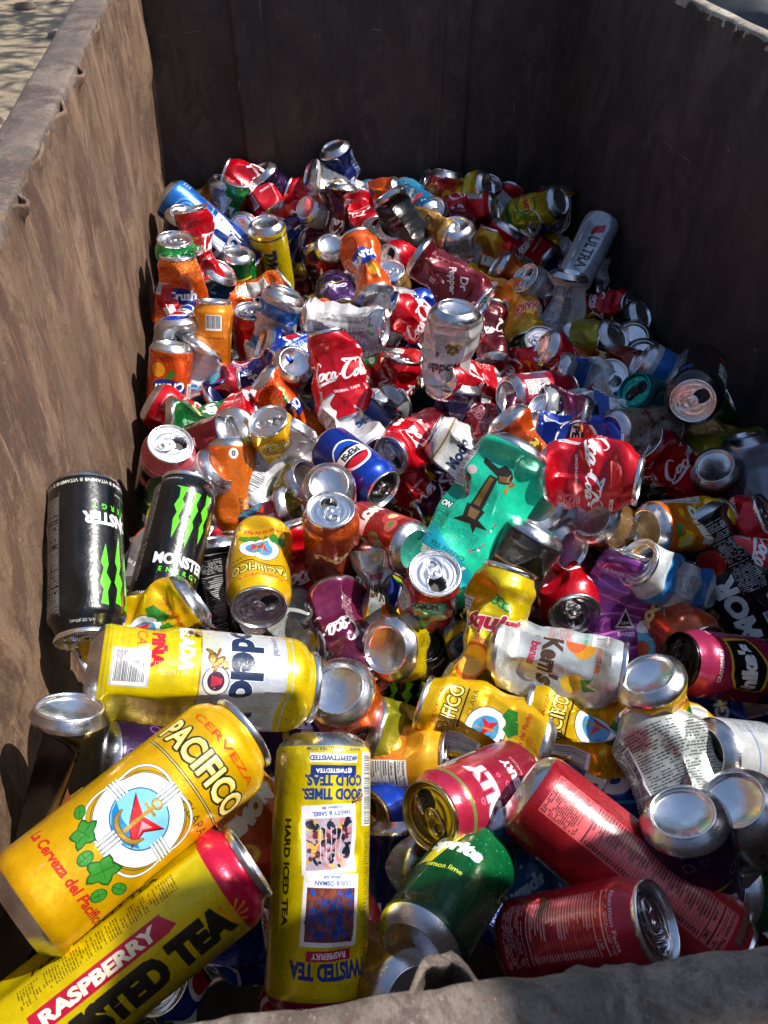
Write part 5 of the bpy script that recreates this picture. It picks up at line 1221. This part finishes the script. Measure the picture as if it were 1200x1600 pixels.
rust|1040,970|-40|42|T|0|74|d2|dark red can with a hollow black end, below the grey black can
punch|975,1008|20|5|B|0|72|p.5e4|blue and silver printed can crushed below the bright purple one
bluebeer|955,1232|80|10|T|20|88|s3p.25|blue and silver crushed can behind the tall red one
oats|1072,1248|-70|12|B|-10|110|f.35s2|wide flattened silver can with a green band, in the right shade
firework|972,1356|140|10|B|-38|112|s3|tall red can with printed fireworks and a nutrition table
grape|1086,1352|96|52|B|0|104|n|silver base facing up in the shade right of the tall red can
cocoa|1190,1310|120|58|B|0|108|n|large silver base at the right edge, above the near rim
whitecan|1178,1186|176|48|B|0|84|n|silver base facing left at the right edge, below the cranberry can
charcoal|1196,1228|150|40|TK|0|84|d1|black can with a faint red mark at the right edge
cherrycola|1140,1425|165|35|B|0|96|d1|maroon can with a silver shoulder just behind the near rim
lime|1206,1400|170|52|B|0|96|n|silver base half out of view at the right edge, lowest of all
redfacts|905,1462|8|32|T@-30|0|104|s3|red can with a calorie table lying along the near rim
aqua|812,1352|115|30|B|0|72|p.4d3|slim green and pale blue can beside the tall red one
cherrycola|862,900|90|5|B|0|0|p.5e4|deep red crumpled can behind the dented teal can, in shadow
charcoal|800,900|60|10|B|0|0|d3|black can in the shadow right of the teal tea can
cola|1118,838|20|10|T|200|0|d3p.3|red can behind the orange citrus can
navy|560,640|-40|10|B|0|0|d3|dark blue can in the gap above the dented silver lid
purplecola|724,765|30|10|B|0|0|d3|violet dark can in the gap above the teal tea can
navy|1150,1100|10|10|B|0|0|d3|dark can in deep shade below the cranberry can
'''
for ln in LIST.strip().split('\n'):
    a = ln.split('|'); cx, cy = map(float, a[1].split(',')); cr = a[7]
    h = 0.
    mh = re.search(r'h(\.\d+)', cr)
    if mh: h = float(mh.group(1)); cr = cr.replace(mh.group(0), '')
    rk = -2 if re.search(r'\bgap\b|scrap|in shadow|peeking|hidden|deep|sliver', a[8]) else -1 if re.search(r'behind|under|squeezed|between|tucked', a[8]) else 0
    if float(a[6]) >= 92: rk = max(rk, 0)+(1 if float(a[6]) > 96 or 'largest' in a[8] else 0); rk = min(rk, 1)
    if 'largest' in a[8] or 'over the large' in a[8] or 'over the top' in a[8]: rk = 1
    mr = re.search(r'r(-?\d)', cr)
    if mr: rk = int(mr.group(1)); cr = cr.replace(mr.group(0), '')
    h += {2: 0, 1: 0, 0: 0, -1: -.012, -2: -.04}[rk]
    plan_can(a[0], cx, cy, float(a[2]), float(a[3]), a[4], float(a[5]), float(a[6]) if rk > -2 else 0, cr, a[8], h=h, rank=rk)
NAMED = len(CANS)
# cans buried in the second layer: random, seen only through the gaps
FILL = ['cola', 'lime', 'pepsi', 'orange', 'silvercola', 'navy', 'charcoal', 'maroon', 'olive', 'cherrycola', 'cola', 'aqua', 'gold', 'lemonlime', 'grape', 'lager', 'cherrycola', 'rust', 'ginger', 'tealcan']
CN = dict(cola='red', lime='green', pepsi='blue', orange='orange', silvercola='silver', navy='dark blue', charcoal='black', maroon='maroon', olive='olive yellow', whitecan='pale grey', aqua='light blue', gold='gold', lemonlime='dark green', grape='violet', lager='yellow', cherrycola='dark red', rust='copper', ginger='yellow green', tealcan='teal')
rf = random.Random(11); O = np.array([0, 0, CAMZ])
yy = .10
while yy < 1.68:
    xx = Lx(yy)+.05
    while xx < Rx(yy)-.03:
        x, y = xx+rf.uniform(-.02, .02), yy+rf.uniform(-.02, .02)
        hz = heap_z(x, y)-rf.choice([.10, .12, .15]); q = np.array([x, y, hz])-O; dp = q@FW; px, py = 600+F*(q@RT)/dp, 800-F*(q@UP)/dp
        if -80 < px < 1290 and 150 < py < 1660 and hz > .5:
            i0 = len(CANS)
            ds = rf.choice(FILL); plan_can(ds, px, py, rf.uniform(0, 360), rf.uniform(-20, 55), rf.choice('TB'), rf.uniform(0, 360), 0, rf.choice(['d3', 'p.4d3', 'd2', 'P.4e2', 'd1', 'e3']), '', fill=True, ty='s', rank=-3)
            c = CANS[-1]; c['dep'] = c['dep0'] = dp; c['xy'] = (px, py)
        xx += .082
    yy += .078
relax(88)
build_cans()
# ------------------------------------------------------------------ drop buried cans nobody can see, name the others by their neighbours
bpy.context.view_layer.update()
dg = bpy.context.evaluated_depsgraph_get(); seen = {}
CO = Vector((0, 0, CAMZ)); own = {}
for i, c in enumerate(CANS):
    for o in [c['root']]+list(c['root'].children_recursive): own[o.name] = i
for ix in range(0, 150):
    for iy in range(26, 200):
        px, py = ix*8+4, iy*8+4; d = Vector(ray(px, py)).normalized(); hit, loc, nn, fi, ob, mx = SC.ray_cast(dg, CO, d, distance=4)
        if hit and ob.name in own: seen.setdefault(own[ob.name], []).append((px, py))
short = {}
used = set(); gone = 0
for i, c in enumerate(CANS):
    if not c['fill']:
        if not seen.get(i):
            for o in list(c['root'].children_recursive)+[c['root']]: D.objects.remove(o)
        continue
    if len(seen.get(i, ())) < 2:
        for o in list(c['root'].children_recursive)+[c['root']]: D.objects.remove(o)
        c['root'] = None; gone += 1; continue
    p = np.mean(seen[i], 0)
    cand = sorted(range(NAMED), key=lambda j: (CANS[j]['cx']-p[0])**2+(CANS[j]['cy']-p[1])**2)
    done = False
    for j in cand[:6]:
        dx, dy = p[0]-CANS[j]['cx'], p[1]-CANS[j]['cy']
        pos = ('right of' if dx > 0 else 'left of') if abs(dx) > abs(dy) else ('below' if dy > 0 else 'above')
        w = re.split(r',| with | at | in | lying| standing| behind| under| beside| next| showing| crushed| pinched', CANS[j]['label'])[0].split()
        lb = '%s can wedged deep in the gap %s the %s' % (CN[c['des']], pos, ' '.join(w[:5]))
        if lb not in used: done = True; break
    if not done: lb = '%s can deep in the gap, %s' % (CN[c['des']], CANS[cand[0]]['label'].split(',')[0].split(' with ')[0]); lb = ' '.join(lb.split()[:16])
    used.add(lb); c['root']['label'] = lb
print('cans', len(CANS), 'named', NAMED, 'removed', gone, 'unseen named', [CANS[i]['label'] for i in range(NAMED) if len(seen.get(i, ())) < 1])
print('smallest', sorted((len(seen.get(i, ())), CANS[i]['label']) for i in range(NAMED))[:25])
# ------------------------------------------------------------------ wasps drinking on the cans
mw, t, b = node_mat('wasp_brown'); b.inputs['Base Color'].default_value = (.16, .07, .02, 1); b.inputs['Roughness'].default_value = .35
mg, t, b = node_mat('wasp_wing'); b.inputs['Base Color'].default_value = (.45, .32, .16, 1); b.inputs['Roughness'].default_value = .3; b.inputs['Alpha'].default_value = .6
bpy.context.view_layer.update(); dg = bpy.context.evaluated_depsgraph_get()
def wasp(px, py, rot, lb):
    d = Vector(ray(px, py)).normalized(); hit, loc, nn, fi, ob, mx = SC.ray_cast(dg, CO, d, distance=4)
    if not hit: return
    if nn.dot(d) > 0: nn = -nn
    prof = [(.05, -7), (1.0, -6), (1.7, -4), (1.5, -2), (.35, -.8), (.4, -.2), (1.5, .8), (1.6, 2.2), (.6, 3.2), (1.1, 3.8), (1.1, 4.6), (.1, 5.2)]
    P, Q = lathe('', prof, 12, 0); P = P[:, [2, 0, 1]]; P[:, 2] += 1.9
    r = add('wasp', None, label=lb, category='wasp', group='wasps on the cans')
    add('body', mesh_np('wasp_body', P/1000, Q, mats=[mw]), r)
    for s in (1, -1):
        add('wing', mesh_np('wasp_wing', np.array([[1.5, s*.5, 3.3], [-1, s*1.5, 3.6], [-7, s*3.4, 3.2], [-8, s*2.2, 3.3], [-3, s*.6, 3.5]])/1000, [(0, 1, 2, 3, 4)], mats=[mg]), r)
        for k in range(3):
            x = 2.2-k*1.2; a = np.array([x, s*1, 1.8]); b_ = np.array([x+(1-k)*1.5, s*3, 2.4]); c_ = np.array([x+(1-k)*3, s*4.8, .1]); V, Q = [], []
            for u, v in ((a, b_), (b_, c_)):
                i0 = len(V)
                for q in (u, v):
                    for dx, dz in ((.2, 0), (-.1, .17), (-.1, -.17)): V.append(q+np.array([dx, 0, dz]))
                for m_ in range(3): Q.append((i0+m_, i0+(m_+1) % 3, i0+3+(m_+1) % 3, i0+3+m_))
            add('leg', mesh_np('wasp_leg', np.array(V)/1000, Q, mats=[mw]), r)
    z = nn.normalized(); x = Vector(math.cos(math.radians(rot))*RT+math.sin(math.radians(rot))*UP); x = (x-z*x.dot(z)).normalized(); y = z.cross(x)
    r.matrix_world = Matrix([[x[i], y[i], z[i], loc[i]] for i in range(3)]+[[0, 0, 0, 1]])
wasp(556, 1247, 200, 'brown wasp sitting on the tall yellow tea can')
wasp(303, 992, 150, 'brown wasp on the edge of the crumpled yellow beer can')
